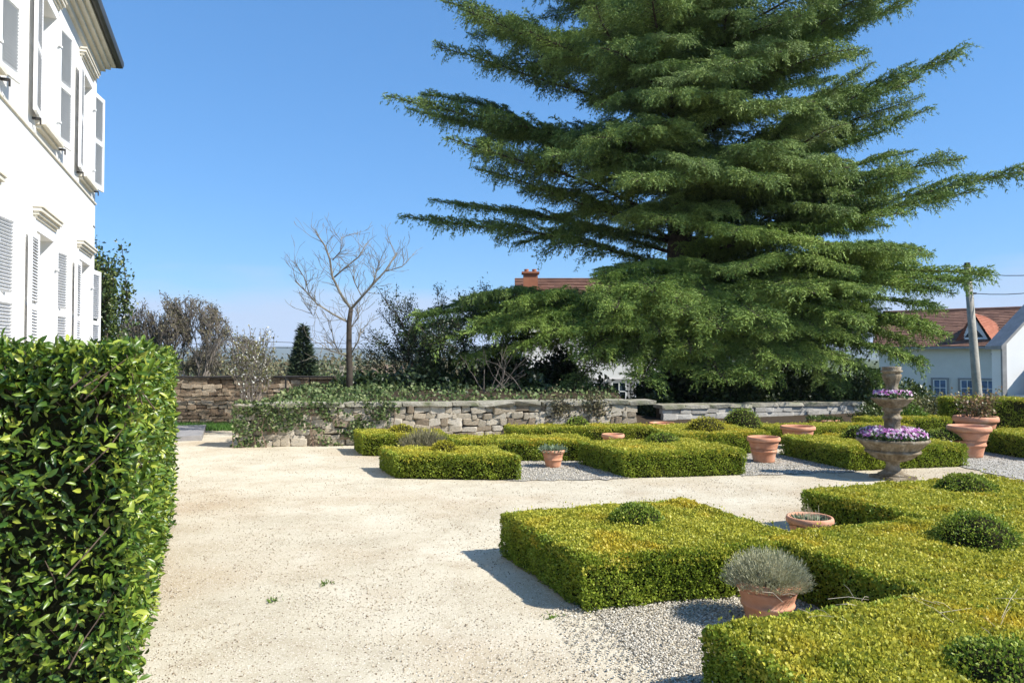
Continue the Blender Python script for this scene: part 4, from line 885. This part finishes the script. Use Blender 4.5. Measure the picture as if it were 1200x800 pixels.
# bare tree on the bank: trunk and limbs follow the photograph
BY = 16.4; bx0 = at(409, BY); bz0 = .85
def bt(px, py, dy=0): return Vector((at(px, BY) - bx0, dy, zt(py, BY) - bz0))
bare = empty('bare_tree', (bx0, BY, bz0), 0, 'slim leafless tree with pale forking branches on the ivy bank', 'tree')
MB().tube([bt(409, 470), bt(410, 440), bt(409, 405), bt(409, 378), bt(411, 362)], [.085, .075, .065, .058, .05], 9).build('trunk', M['darkbark'], bare, True)
rb = random.Random(31); out = []
limbs = [([(411, 362), (400, 345), (391, 325), (389, 305), (384, 290), (376, 278)], .042), ([(411, 362), (424, 348), (436, 335), (452, 318), (466, 297)], .042),
         ([(391, 325), (404, 314), (420, 302), (430, 286)], .026), ([(409, 378), (390, 368), (372, 356), (362, 344), (348, 330)], .032), ([(389, 305), (400, 295), (402, 280)], .018), ([(436, 335), (440, 318), (446, 300)], .02),
         ([(362, 344), (357, 325), (350, 312)], .016), ([(408, 418), (396, 413), (388, 400), (384, 386)], .026), ([(408, 418), (392, 412), (378, 402)], .016), ([(410, 385), (420, 372), (418, 358)], .02),
         ([(411, 415), (421, 398), (424, 385)], .022), ([(452, 318), (470, 312), (478, 302)], .016), ([(372, 356), (366, 370), (352, 352)], .012), ([(424, 348), (414, 330), (412, 312)], .018)]
for pl, r0 in limbs:
    pts = []; k = len(pl); dy = rb.uniform(-.5, .5)
    for i, (px, py) in enumerate(pl): pts.append(bt(px, py, dy * i / k))
    rad = [r0 * .75 * (1 - .6 * i / k) for i in range(k)]
    MB().tube(pts, rad, 7).build('limb', M['barebark'], bare, True)
    for i in range(1, k):
        for q in range(4):
            f_ = rb.random(); p = pts[i - 1].lerp(pts[i], f_); d = ((pts[i] - pts[i - 1]).normalized() + Vector((rb.gauss(0, .7), rb.gauss(0, .6), rb.gauss(.2, .5)))).normalized()
            grow(rb, p, d, rb.uniform(.2, .42), .008, 2, out, .7, .15, (1, 3), 3, .7, .15, .0034)
twigset(out, bare, M['barebark'], 9)
# rounded winter trees beyond the brown wall
def winter_tree(px, Y, top, wid, label, seed, m, n0=5, width=5.6):
    x0 = at(px, Y); zb = ground_z(Y); Ht = zt(top, Y) - zb; rr = random.Random(seed); out = []
    root = empty('winter_tree', (x0, Y, zb), 0, label, 'tree', 'leafless trees beyond the brown wall')
    MB().tube([(0, 0, 0), (.05, 0, Ht * .15), (0, 0, Ht * .25)], [Ht * .022, Ht * .018, Ht * .016], 8).build('trunk', m, root, True)
    for k in range(n0):
        a = k * 2.4 + rr.random(); d = Vector((math.cos(a) * wid, math.sin(a) * wid * .6, 1)).normalized()
        grow(rr, Vector((0, 0, Ht * .22)), d, Ht * .26, Ht * .011, 6, out, .46, .2, (2, 3), 3, .76, .12, .012)
    zm = np.percentile([p[2] for _, pts, _ in out for p in pts], 96); f_ = Ht / zm
    fx_ = width / 2 / np.percentile([abs(p[0]) for _, pts, _ in out for p in pts], 92)
    out = [(dp, [Vector((p.x * fx_, p.y * fx_, p.z * f_)) for p in pts], rad) for dp, pts, rad in out]
    zc, hh = Ht * .48, Ht * .52
    def dome_(p):
        e = ((p.x ** 2 + p.y ** 2) / (width / 2) ** 2 + ((p.z - zc) / hh) ** 2) ** .5
        if p.z > zc * .8 and e > .93: k_ = (.93 + (e - .93) * .22) / e; return Vector((p.x * k_, p.y * k_, zc + (p.z - zc) * k_))
        return p
    out = [(dp, [dome_(p) for p in pts], rad) for dp, pts, rad in out]
    twigset(out, root, m, 5)
    tips = np.array([pts[-1] for dp, pts, _ in out if dp <= 1]); 
    if len(tips): leafset(np.concatenate([tips, tips + RNG.normal(0, .12, tips.shape)]), rngn(len(tips) * 2), .10, M['scrub'], 'buds', root, .4)
winter_tree(178, 34, 346, .75, 'domed leafless tree just right of the laurel hedge, left half of a wide bare crown', 3, M['greybark'], 6, 3.6)
winter_tree(228, 35, 345, .75, 'domed leafless tree behind the white blossom, right half of a wide bare crown', 14, M['greybark'], 6, 3.8)
winter_tree(268, 38, 388, .8, 'lower leafless tree beside the wide rounded one', 8, M['greybark'], 5, 4.2)
def bush(name, x, y, z0, rx, ry, rz, n, size, m, label, cat='shrub', clumps=26, group=None, core=True, asp=.55, woody=0, barkm=None):
    root = empty(name, (x, y, z0), 0, label, cat, group)
    cs = rngn(clumps); cs[:, 2] = np.abs(cs[:, 2]); cs = cs * (RNG.random((clumps, 1)) ** .4) * [rx * .78, ry * .78, rz * .78]; cr = RNG.uniform(.22, .42, clumps)
    i = RNG.integers(0, clumps, n); u = rngn(n); P = cs[i] + u * (cr[i] * RNG.uniform(.55, 1.05, n))[:, None] * np.array([rx, ry, rz * .8]); P[:, 2] = np.abs(P[:, 2])
    leafset(P, nrm(u + [0, 0, .3]), size, m, 'leaves', root, asp)
    mb = MB()
    for k in range(max(woody, 6)):
        a = R.random() * 6.28; e = Vector(cs[k % clumps]); mb.tube([(math.cos(a) * .08, math.sin(a) * .08, 0), e * .5 + Vector((0, 0, .1)), e], [.03 * rz, .02 * rz, .008 * rz], 5)
    mb.build('stems', barkm or M['darkbark'], root)['kind'] = 'stuff'
    return root
# evergreen beside the house corner
bush('evergreen_tree', at(122, 23), 23, 0, 1.15, 1.2, 4.2, 5200, .14, M['shrub'], 'upright small leaved evergreen tree behind the corner of the white house', 'tree', 40)
rr = random.Random(4); root = empty('twiggy_tree', (at(118, 21), 21, 0), 0, 'sparse leafy shoots rising above the evergreen at the house corner', 'tree'); out = []
for k in range(7):
    grow(rr, Vector((0, 0, .2)), Vector((rr.gauss(0, .12), rr.gauss(0, .1), 1)).normalized(), 2.2, .035, 2, out, .35, .5, (2, 4), 5, .62, .06, .01)
twigset(out, root, M['darkbark'], 2)
tips = np.array([p for dp, pts, _ in out for p in pts[1:]]); leafset(np.concatenate([tips + RNG.normal(0, .1, tips.shape) for _ in range(12)]), rngn(len(tips) * 12), .12, M['shrub'], 'leaves', root, .55)
# small dark conifer beyond the wall
cy = 40; root = empty('small_conifer', (at(355, cy), cy, -2), 0, 'small dark pointed conifer rising behind the brown wall', 'tree')
n = 9000; ht = zt(380, cy) + 2; f_ = RNG.random(n) ** .62; zc_ = ht * (1 - f_); a = RNG.random(n) * 6.283; rr_ = (f_ ** .9 * 1.35 + .03) * (.78 + .34 * wob(a * 2, zc_ * 2, 1.2, 2)) * RNG.uniform(.6, 1.08, n)
P = np.stack([rr_ * np.cos(a), rr_ * np.sin(a), zc_], -1); D = nrm(np.stack([np.cos(a), np.sin(a), np.full(n, .1)], -1) + rngn(n) * .6)
V, Fo = scatter(NEEDLE, NEEDLEF, frames(D, rngn(n)) * RNG.uniform(.18, .42, n)[:, None, None] * np.array([1, .30, 1])[None, None, :], P)
link('needles', mesh_np('needles', V, Fo, M['conifer']), parent=root)['kind'] = 'stuff'
MB().tube([(0, 0, 0), (0, 0, ht * .97)], [.12, .02], 6).build('trunk', M['bark'], root)
# white flowering bush at the free end of the rubble wall
rr = random.Random(9); fx, fy = at(288, 15.6), 15.6; root = empty('flowering_bush', (fx, fy, 0), 0, 'twiggy bush with scattered white blossom by the end of the rubble wall', 'bush'); out = []
for k in range(12):
    grow(rr, Vector((rr.gauss(0, .12), rr.gauss(0, .1), 0)), Vector((rr.gauss(.05, .24), rr.gauss(0, .2), 1)).normalized(), .95, .014, 3, out, .42, .3, (2, 3), 4, .68, .1, .0045)
twigset(out, root, M['greybark'], 3)
tips = np.array([p for dp, pts, _ in out if dp < 3 for p in pts[1:]])
k1 = RNG.random(len(tips)) < .75; k2 = RNG.random(len(tips)) < .28
leafset(tips[k1] + RNG.normal(0, .03, (k1.sum(), 3)), rngn(k1.sum()), .055, M['olive'], 'leaves', root)
leafset(tips[k2] + RNG.normal(0, .03, (k2.sum(), 3)), rngn(k2.sum()), .042, M['blossom'], 'blossoms', root, .9)
# white blossom shrubs beyond the wall
bush('blossom_shrub', at(228, 26), 26, -1.9, 1.1, .8, 3.35, 2600, .09, M['blossom'], 'white blossom shrub showing over the brown wall, under the bare tree', 'shrub', 30, 'blossom shrubs beyond the brown wall')
bush('blossom_shrub', at(322, 30), 30, -2, 1.2, .8, 3.1, 2200, .10, M['blossom'], 'white blossom shrub beside the small dark conifer', 'shrub', 24, 'blossom shrubs beyond the brown wall')
# scrub and far hedgerows beyond the wall
sc = [(170, 27, 418, 2.4, 'scrub'), (205, 30, 410, 2.4, 'scrub'), (258, 28, 414, 2.4, 'scrub'), (300, 33, 412, 2.6, 'olive'), (388, 36, 424, 1.6, 'olive'), (398, 55, 421, 3.6, 'shrub'), (432, 60, 424, 4.6, 'scrub'), (465, 58, 426, 4.2, 'scrub'), (378, 70, 421, 4.2, 'shrub'), (340, 50, 422, 3.6, 'scrub')]
scl = ['brown winter scrub by the laurel hedge top', 'brown winter scrub under the rounded bare tree', 'brown winter scrub left of the flowering bush', 'olive scrub behind the flowering bush', 'small brown scrub right of the conifer', 'olive hedgerow behind the bare tree trunk',
       'wide brown hedgerow under the blue hill', 'brown hedgerow ending at the dark twiggy tree', 'dark green far bush between conifer and bare tree', 'brown far hedgerow behind the conifer']
for i, (px, Y, top, r0, mm) in enumerate(sc): bush('scrub_bush', at(px, Y), Y, -2, r0, r0 * .6, zt(top, Y) + 2, 2400, .12 if Y < 45 else .2, M[mm], scl[i], 'bush', 30, 'winter scrub beyond the brown wall')
# dark twiggy tree left of the cedar, with the dead pale branches at its foot
rr = random.Random(21); dx_, dy_ = at(560, 19.3), 19.3; root = empty('dark_yew', (dx_, dy_, .0), 0, 'dark twiggy evergreen spreading between bare tree and cedar', 'tree'); out = []
for k in range(13):
    a = rr.uniform(0, 6.28); grow(rr, Vector((0, 0, .2)), Vector((math.cos(a) * .85 - .25, math.sin(a) * .5, .62)).normalized(), 1.42, .05, 4, out, .5, .08, (2, 3), 4, .68, .12, .007)
twigset(out, root, M['darkbark'], 4)
tips = np.array([p for dp, pts, _ in out if dp <= 2 for p in pts[1:]]); tips = np.concatenate([tips + RNG.normal(0, .07, tips.shape) for _ in range(5)])
leafset(tips, rngn(len(tips)), .062, M['darkleaf'], 'leaves', root, .45)
rr = random.Random(2); root = empty('dead_branches', (at(578, 16.3), 16.3, .8), 0, 'pale dead branches fanning out behind the rubble wall', 'branches'); out = []
for k in range(8): grow(rr, Vector((rr.gauss(0, .3), 0, 0)), Vector((rr.gauss(0, .6), rr.gauss(0, .2), .8)).normalized(), .6, .013, 2, out, .5, .1, (1, 3), 4, .7, .12, .004)
twigset(out, root, M['greybark'], 2)
# dark undergrowth below the cedar, filling in the shade under its boughs
un = [(432, 17.5, 424, 1.5, 'darkleaf', 'dark ivy mound covering the back wall right of the bare tree'), (505, 17.6, 412, 1.5, 'darkleaf', 'dark evergreen mass under the twiggy evergreen'), (590, 18.2, 395, 1.7, 'darkleaf', 'dark evergreen mass behind the dead branches'),
      (650, 19.2, 395, 1.2, 'darkleaf', 'dark evergreen mass left of the white house seen under the cedar'), (800, 18.8, 400, 1.3, 'darkleaf', 'dark evergreen mass at the cedar trunk'), (855, 18.3, 405, 1.4, 'shrub', 'glossy green shrub under the cedar, behind the round dome'),
      (920, 18.6, 398, 1.5, 'shrub', 'tall glossy shrub under the cedar, above the pale wall'), (985, 18.3, 410, 1.5, 'shrub', 'glossy shrub with pale leaf edges left of the tiered planter'), (1040, 18.9, 425, 1.3, 'shrub', 'glossy shrub behind the top of the tiered planter'), (770, 16.8, 455, .55, 'darkleaf', 'low dark bush in the gap between the two stone walls'), (692, 17.6, 425, .8, 'darkleaf', 'airy dark bush before the left window of the white house'), (765, 18.2, 415, .8, 'darkleaf', 'airy dark bush before the right end of the white house'), (545, 16.6, 438, 1.0, 'darkleaf', 'low dark bush behind the rubble wall, left of the dead branches'), (625, 16.9, 436, .9, 'darkleaf', 'low dark bush behind the rubble wall, right of the dead branches')]
for (px, Y, top, r0, mm, l) in un: bush('evergreen_shrub', at(px, Y), Y, 0, r0, r0 * .7, zt(top, Y), 9500 if r0 > 1 else 3000, .13 if mm == 'darkleaf' else .10, M[mm], l, 'shrub', 60, 'evergreen shrubs under the cedar')
# mixed shrubs before the tiled house
for (px, Y, top, r0, mm, l) in ((1068, 15.6, 466, .42, 'lime', 'bright green upright bush behind the tiered planter'), (1052, 15.8, 478, .4, 'lime', 'lower bright green bush hiding behind the upper flower bowl'), (1085, 17.2, 455, .7, 'olive', 'loose olive shrub in front of the house wall'), (1118, 17.0, 458, .75, 'olive', 'loose olive shrub beside the wooden pole'),
                                (1010, 16.6, 470, .6, 'shrub', 'small green shrub behind the flat topped hedge'), (1150, 18.0, 462, .8, 'olive', 'olive shrub behind the rose bush pot')):
    bush('garden_shrub', at(px, Y), Y, 0, r0, r0 * .8, zt(top, Y), 3200, .055, M[mm], l, 'shrub', 30, 'loose shrubs in front of the tiled house')
hedge([(7.3, 14.9), (9.2, 15.2), (9.1, 15.7), (7.2, 15.4)], .42, .028, 5000, 'low green hedge between the loose shrubs and the big pots', 15.5, (2,))

# ------------------------------------------------------------------ neighbouring houses
def tiled(mb, a, b, c, d, rows):      # roof plane a-b eave, d-c ridge: lapped courses
    a, b, c, d = map(Vector, (a, b, c, d)); n = (b - a).cross(d - a).normalized()
    if n.z < 0: n = -n
    for i in range(rows):
        f0, f1 = i / rows, (i + 1.25) / rows; f1 = min(f1, 1.0)
        p0, p1, q0, q1 = a.lerp(d, f0), b.lerp(c, f0), a.lerp(d, f1), b.lerp(c, f1)
        k = max(1, int((p1 - p0).length / .55))
        for j in range(k):
            sh = (i % 2) * .5 / k; u0, u1 = max(0, j / k - sh) + .0003, (min(1, (j + 1) / k - sh) if j < k - 1 else 1) - .0003; t_ = .05 + R.uniform(-.006, .012)
            vs = [p0.lerp(p1, u0) + n * t_, p0.lerp(p1, u1) + n * t_, q0.lerp(q1, u1) + n * .012, q0.lerp(q1, u0) + n * .012, p0.lerp(p1, u0), p0.lerp(p1, u1)]
            mb.add(vs, [(0, 1, 2, 3), (4, 5, 1, 0)])
def window(root, x, y, z, w, h, glass, trim='greytrim', rz=0):
    o = MB(); o.box((x, y, z + h + .05), (w + .28, .10, .12)); o.box((x, y, z - .05), (w + .28, .12, .10))
    for s_ in (-1, 1): o.box((x + s_ * (w / 2 + .07), y, z + h / 2), (.14, .09, h))
    o = o.build('window', M[trim], root)
    f_ = MB()
    for s_ in (-1, 1): f_.box((x + s_ * (w / 2 - .025), y - .01, z + h / 2), (.05, .07, h))
    f_.box((x, y - .012, z + h / 2), (.035, .07, h - .1))
    for k in (0, .35, .68, 1): f_.box((x, y - .008, z + .03 + k * (h - .06)), (w - .10, .066, .035))
    f_.build('frame', M['white'], o); MB().box((x, y + .02, z + h / 2), (w - .01, .02, h - .01)).build('pane', M[glass], o)
# tiled house at the right
TY = 45.0; TP, TR = (at(1141, TY), TY), -.62; tc_, ts_ = math.cos(TR), math.sin(TR)
def lx(px): k = (px - 600) / F; return (k * TP[1] - TP[0]) / (tc_ - k * ts_)
x0, x1 = lx(1030), lx(1178); ze, zr = zt(405, TY), zt(363, TY + 3.4)
th = empty('tiled_house', (TP[0] + x0 * tc_, TP[1] + x0 * ts_, -2), TR, 'low cream house with a mossy clay tile roof and red dormer', 'house'); W_ = x1 - x0
MB().box((W_ / 2 + 2, 4.5, (ze + 2) / 2), (W_ + 4, 9, ze + 2)).build('wall', M['cream'], th)
E_, Z_ = ze + 2, zr + 2
mb = MB(); tiled(mb, (-.4, -.45, E_ - .05), (W_ + 6, -.45, E_ - .05), (W_ + 6, 4.5, Z_), (-.4, 4.5, Z_), 22)
mb.add([(-.4, -.45, E_ - .06), (W_ + 6, -.45, E_ - .06), (W_ + 6, 4.5, Z_ - .01), (-.4, 4.5, Z_ - .01)], [(0, 1, 2, 3)])
mb.add([(-.4, 9.45, E_ - .06), (W_ + 6, 9.45, E_ - .06), (W_ + 6, 4.5, Z_ - .01), (-.4, 4.5, Z_ - .01)], [(3, 2, 1, 0)])
mb.build('roof', M['tile'], th)
mb = MB(); mb.tube([(-.4, 4.5, Z_ + .04), (W_ + 6, 4.5, Z_ + .04)], .12, 8); mb.build('ridge', M['tile'], th)
mb = MB(); mb.box((W_ / 2 + .0, -.42, E_ - .12), (W_ + .6, .16, .14)); mb.build('gutter', M['greytrim'], th)
mb = MB(); dpx = lx(1168) - x0; mb.tube([(dpx, -.42, E_ - .15), (dpx - .25, -.3, E_ - .5), (dpx + .35, -.1, E_ - 1.1), (dpx + .45, -.08, E_ - 1.6), (dpx + .45, -.08, .2)], .06, 8); mb.build('downpipe', M['greytrim'], th)
for px in (1101, 1133, 1157): window(th, lx(px) - x0, -.04, zt(468, TY) + 2 - .4, .72, zt(445, TY) - zt(468, TY) + .4, 'blueglass')
# dormer: triangular white front under a red tiled hood
dx0, dx1, dax = lx(1124) - x0, lx(1158) - x0, lx(1141) - x0; dz0, dz1 = zt(403, TY) + 2 + .25, zt(378, TY) + 2 + .45
yb = .4; o = MB().add([(dx0, yb, dz0), (dx1, yb, dz0), (dax, yb, dz1), (dx0, yb + .15, dz0), (dx1, yb + .15, dz0), (dax, yb + .15, dz1)], [(0, 1, 2), (5, 4, 3), (0, 3, 4, 1), (1, 4, 5, 2), (2, 5, 3, 0)]).build('dormer', M['white'], th)
MB().add([(dax - .5, yb - .02, dz0 + .18), (dax - .06, yb - .02, dz0 + .18), (dax - .06, yb - .02, dz0 + .78)], [(0, 1, 2)]).add([(dax + .5, yb - .02, dz0 + .18), (dax + .06, yb - .02, dz0 + .78), (dax + .06, yb - .02, dz0 + .18)], [(0, 1, 2)]).build('pane', M['glass'], o)
sl_ = (Z_ - E_) / 4.95; yr = lambda z: (z - E_) / sl_ - .45
mb = MB(); tiled(mb, (dx0 - .22, yb - .3, dz0 - .12), (dx0 + 1.6, yr(dz0) + .7, dz0 + .05), (dax + .4, yr(dz1) + .3, dz1 + .12), (dax, yb - .3, dz1 + .14), 10)
tiled(mb, (dx1 + .22, yb - .3, dz0 - .12), (dx1 + 1.0, yr(dz0 + .9) + .5, dz0 + .9), (dax + .4, yr(dz1) + .3, dz1 + .12), (dax, yb - .3, dz1 + .14), 10)
mb.build('dormer_roof', M['redtile'], o)
# white gabled house nearer at the right edge
GY = 33.0; g0 = at(1176, GY); zt0 = zt(402, GY) + 2; gh = empty('gabled_house', (g0, GY, -2), .12, 'bright white gabled house cut by the edge behind the tall hedge', 'house')
pk = 3.6; MB().add([(0, 0, 0), (7.2, 0, 0), (7.2, 0, zt0), (pk, 0, zt0 + 3.4), (0, 0, zt0), (0, .7, 0), (7.2, .7, 0), (7.2, .7, zt0), (pk, .7, zt0 + 3.4), (0, .7, zt0)], [(0, 1, 2, 3, 4), (9, 8, 7, 6, 5), (0, 4, 9, 5), (1, 6, 7, 2)]).build('wall', M['plaster'], gh)
MB().add([(-.25, -.18, zt0 - .28), (pk, -.18, zt0 + 3.42), (7.5, -.18, zt0 - .28), (-.25, .8, zt0 - .28), (pk, .8, zt0 + 3.42), (7.5, .8, zt0 - .28), (-.25, -.18, zt0 - .12), (pk, -.18, zt0 + 3.6), (7.5, -.18, zt0 - .12), (-.25, .8, zt0 - .12), (pk, .8, zt0 + 3.6), (7.5, .8, zt0 - .12)],
         [(0, 1, 7, 6), (1, 2, 8, 7), (6, 7, 10, 9), (7, 8, 11, 10), (0, 3, 4, 1), (1, 4, 5, 2), (0, 6, 9, 3), (2, 5, 11, 8)]).build('roof', M['greytrim'], gh)
MB().box((-.03, -.04, zt0 / 2), (.22, .10, zt0)).build('side_shade_strip', M['greytrim'], gh)  # grey strip stands in for the shaded side wall
zp = zt(458, 32) + 2
mb = MB(); tiled(mb, (.25, -2.0, zp), (6, -2.0, zp), (6, -.15, zp + 1.2), (1.3, -.15, zp + 1.2), 8); o = mb.build('porch_roof', M['tile'], gh)
MB().box((3, -2.02, zp - .1), (6, .12, .16)).build('fascia', M['greytrim'], o)
MB().box((3.05, -1.0, zp / 2 - .1), (5.5, 1.7, zp - .25)).build('porch_wall', M['cream'], gh)
# white house seen under and above the cedar boughs, with a brick chimney
NY = 30.0; n0, n1 = at(612, NY), at(775, NY); ne, nr = zt(352, NY) + 2, zt(326, NY + 3) + 2
nh = empty('neighbour_house', (n0, NY, -2), 0, 'white house with a brick chimney glimpsed through the cedar', 'house'); W_ = n1 - n0
MB().box((W_ / 2, 3, ne / 2), (W_, 6, ne)).build('wall', M['plaster'], nh)
mb = MB(); tiled(mb, (-.3, -.4, ne - .05), (W_ + .3, -.4, ne - .05), (W_ + .3, 3, nr), (-.3, 3, nr), 14)
mb.add([(-.3, 6.4, ne - .06), (W_ + .3, 6.4, ne - .06), (W_ + .3, 3, nr - .01), (-.3, 3, nr - .01)], [(3, 2, 1, 0)]); mb.build('roof', M['tile'], nh)
for px in (696, 725, 752): window(nh, at(px, NY) - n0, -.04, zt(476, NY) + 2 - .2, .62, zt(447, NY) - zt(476, NY) + .2, 'glass')
cxx = at(622.5, NY) - n0; ch0 = nr - 1.6; ch1 = zt(317, NY) + 2
ch = MB().box((cxx, 1.2, (ch0 + ch1) / 2), (.62, .55, ch1 - ch0)).build('chimney', M['brick'], nh)
MB().box((cxx, 1.2, ch1 + .03), (.76, .68, .07)).build('chimney_cap', M['brick'], ch)
for s_ in (-.17, .17): MB().lathe([(.09, ch1 + .06), (.10, ch1 + .2), (.085, ch1 + .2)], 12, (cxx + s_, 1.2, 0)).build('chimney_pot', M['brick'], ch)
n = 16000; x = RNG.uniform(-75, 25, n); y = RNG.uniform(62, 100, n); top = 2.2 + 1.6 * wob(x, y, .12, 2) + .9 * wob(x, y, .5, 1); z = -2 + (top + 1.2) * np.sqrt(RNG.random(n))
P = np.c_[x, y, z]; leafset(P, rngn(n) + [0, -.3, .4], .42, M['scrub'], 'far_woods', None, .6)['label'] = 'far brown hedgerows and winter woods under the blue hills'
# far roofs below the blue hill
for (px, Y, py, w, l) in ((464, 120, 431, 3.6, 'far tan roofed house half hidden by hedgerows under the hill'), (440, 150, 432, 3, 'smaller far tan roofed house under the hill')):
    x = at(px, Y); zz = zt(py, Y); fh = empty('far_house', (x, Y, -2), 0, l, 'house', 'far houses under the hill')
    MB().box((0, 3, (zz + 1) / 2), (2 * w, 6, zz + 1)).build('wall', M['cream'], fh)
    MB().add([(-w - .4, -.5, zz + .9), (w + .4, -.5, zz + .9), (w + .4, 3, zz + 2.6), (-w - .4, 3, zz + 2.6), (w + .4, 6.5, zz + .9), (-w - .4, 6.5, zz + .9)], [(0, 1, 2, 3), (3, 2, 4, 5), (0, 3, 5), (1, 4, 2)]).build('roof', M['far_tile'], fh)
for px, l in ((401, 'short pale gate post behind the bare tree, its nearer side'), (414, 'short pale gate post just right of the bare tree trunk')):
    o = MB().box((0, 0, .28), (.09, .09, .56)).box((0, 0, .58), (.12, .12, .05)).build('gate_post', M['coping']); o.location = (at(px, 18.3), 18.3, .86); tag(o, l, 'post', 'pale gate posts')
# wooden pole with its wires
PYY = 26.0; pb, pt_ = at(1145.5, PYY), at(1135, PYY)
pole = empty('utility_pole', (pb, PYY, -1.75), 0, 'leaning grey wooden utility pole in front of the tiled house', 'utility pole')
zt_p = zt(313, PYY) + 1.75; MB().tube([(.05, 0, 0), (0, 0, 1.75), (pt_ - pb, 0, zt_p)], [.175, .155, .11], 14).build('shaft', M['polewood'], pole, True)
MB().tube([(pt_ - pb, 0, zt_p - .02), (pt_ - pb - .002, 0, zt_p + .16)], [.115, .09], 12).build('cap', M['bark'], pole)
for z_ in (zt_p - .22, zt_p - .95): MB().box((pt_ - pb + .16 + (zt_p - z_) * .03, -.05, z_), (.14, .10, .06)).build('bracket', M['iron'], pole)
for (za, px1, py1, l) in ((zt_p - .22, 1300, 306, 'upper black wire running out from the top of the wooden pole'), (zt_p - .95, 1300, 322, 'lower black wire running out from the wooden pole')):
    a = Vector((pt_ + .2, PYY - .05, za - 1.75)); b = Vector((at(px1, 24), 24, zt(py1, 24))); pts = [a.lerp(b, f_) - Vector((0, 0, .25 * 4 * f_ * (1 - f_))) for f_ in np.linspace(0, 1, 9)]
    tag(MB().tube(pts, .014, 5).build('wire', M['cable']), l, 'wire', 'overhead wires')
for k, (ya, yb_) in enumerate(((395, 402), (402, 408))):
    a = Vector((at(220, 90), 90, zt(ya, 90))); b = Vector((at(470, 90), 90, zt(yb_, 90))); pts = [a.lerp(b, f_) - Vector((0, 0, .3 * 4 * f_ * (1 - f_))) for f_ in np.linspace(0, 1, 9)]
    tag(MB().tube(pts, .03, 4).build('wire', M['cable']), ('upper' if k == 0 else 'lower') + ' faint far power line crossing the sky above the brown wall', 'wire', 'overhead wires')
# hills on the horizon
hx = np.linspace(-4200, 4200, 160); rows_ = []
for f_, y in ((0, 2600), (.55, 3000), (1, 3500), (.8, 4200)):
    hz = (60 + 22 * wob(hx / 900, hx * 0, 1.0, .4) + 9 * wob(hx / 240, hx * 0, 1, 2)) * f_ - 2; rows_.append(np.stack([hx, np.full_like(hx, y), hz], -1))
V = np.concatenate(rows_); n1 = len(hx); I, J = np.meshgrid(np.arange(n1 - 1), np.arange(3)); a = (J * n1 + I).ravel()
tag(link('hills', mesh_np('hills', V, np.stack([a, a + 1, a + n1 + 1, a + n1], 1), M['hill'], True)), 'low wooded hills on the horizon', kind='structure')
# thin blue air over the far land
hz = tag(MB().box((0, 1500, 59), (9400, 7000, 130)).build('haze', None), 'thin blue air over the far fields and hills', kind='stuff')
hm = bpy.data.materials.new('haze'); hm.use_nodes = True; hn = hm.node_tree.nodes; hn.clear()
ho = hn.new('ShaderNodeOutputMaterial'); hv = hn.new('ShaderNodeVolumePrincipled'); hv.inputs['Color'].default_value = (.78, .87, 1, 1); hv.inputs['Density'].default_value = .00017
hm.node_tree.links.new(hv.outputs[0], ho.inputs['Volume']); hz.data.materials.append(hm)
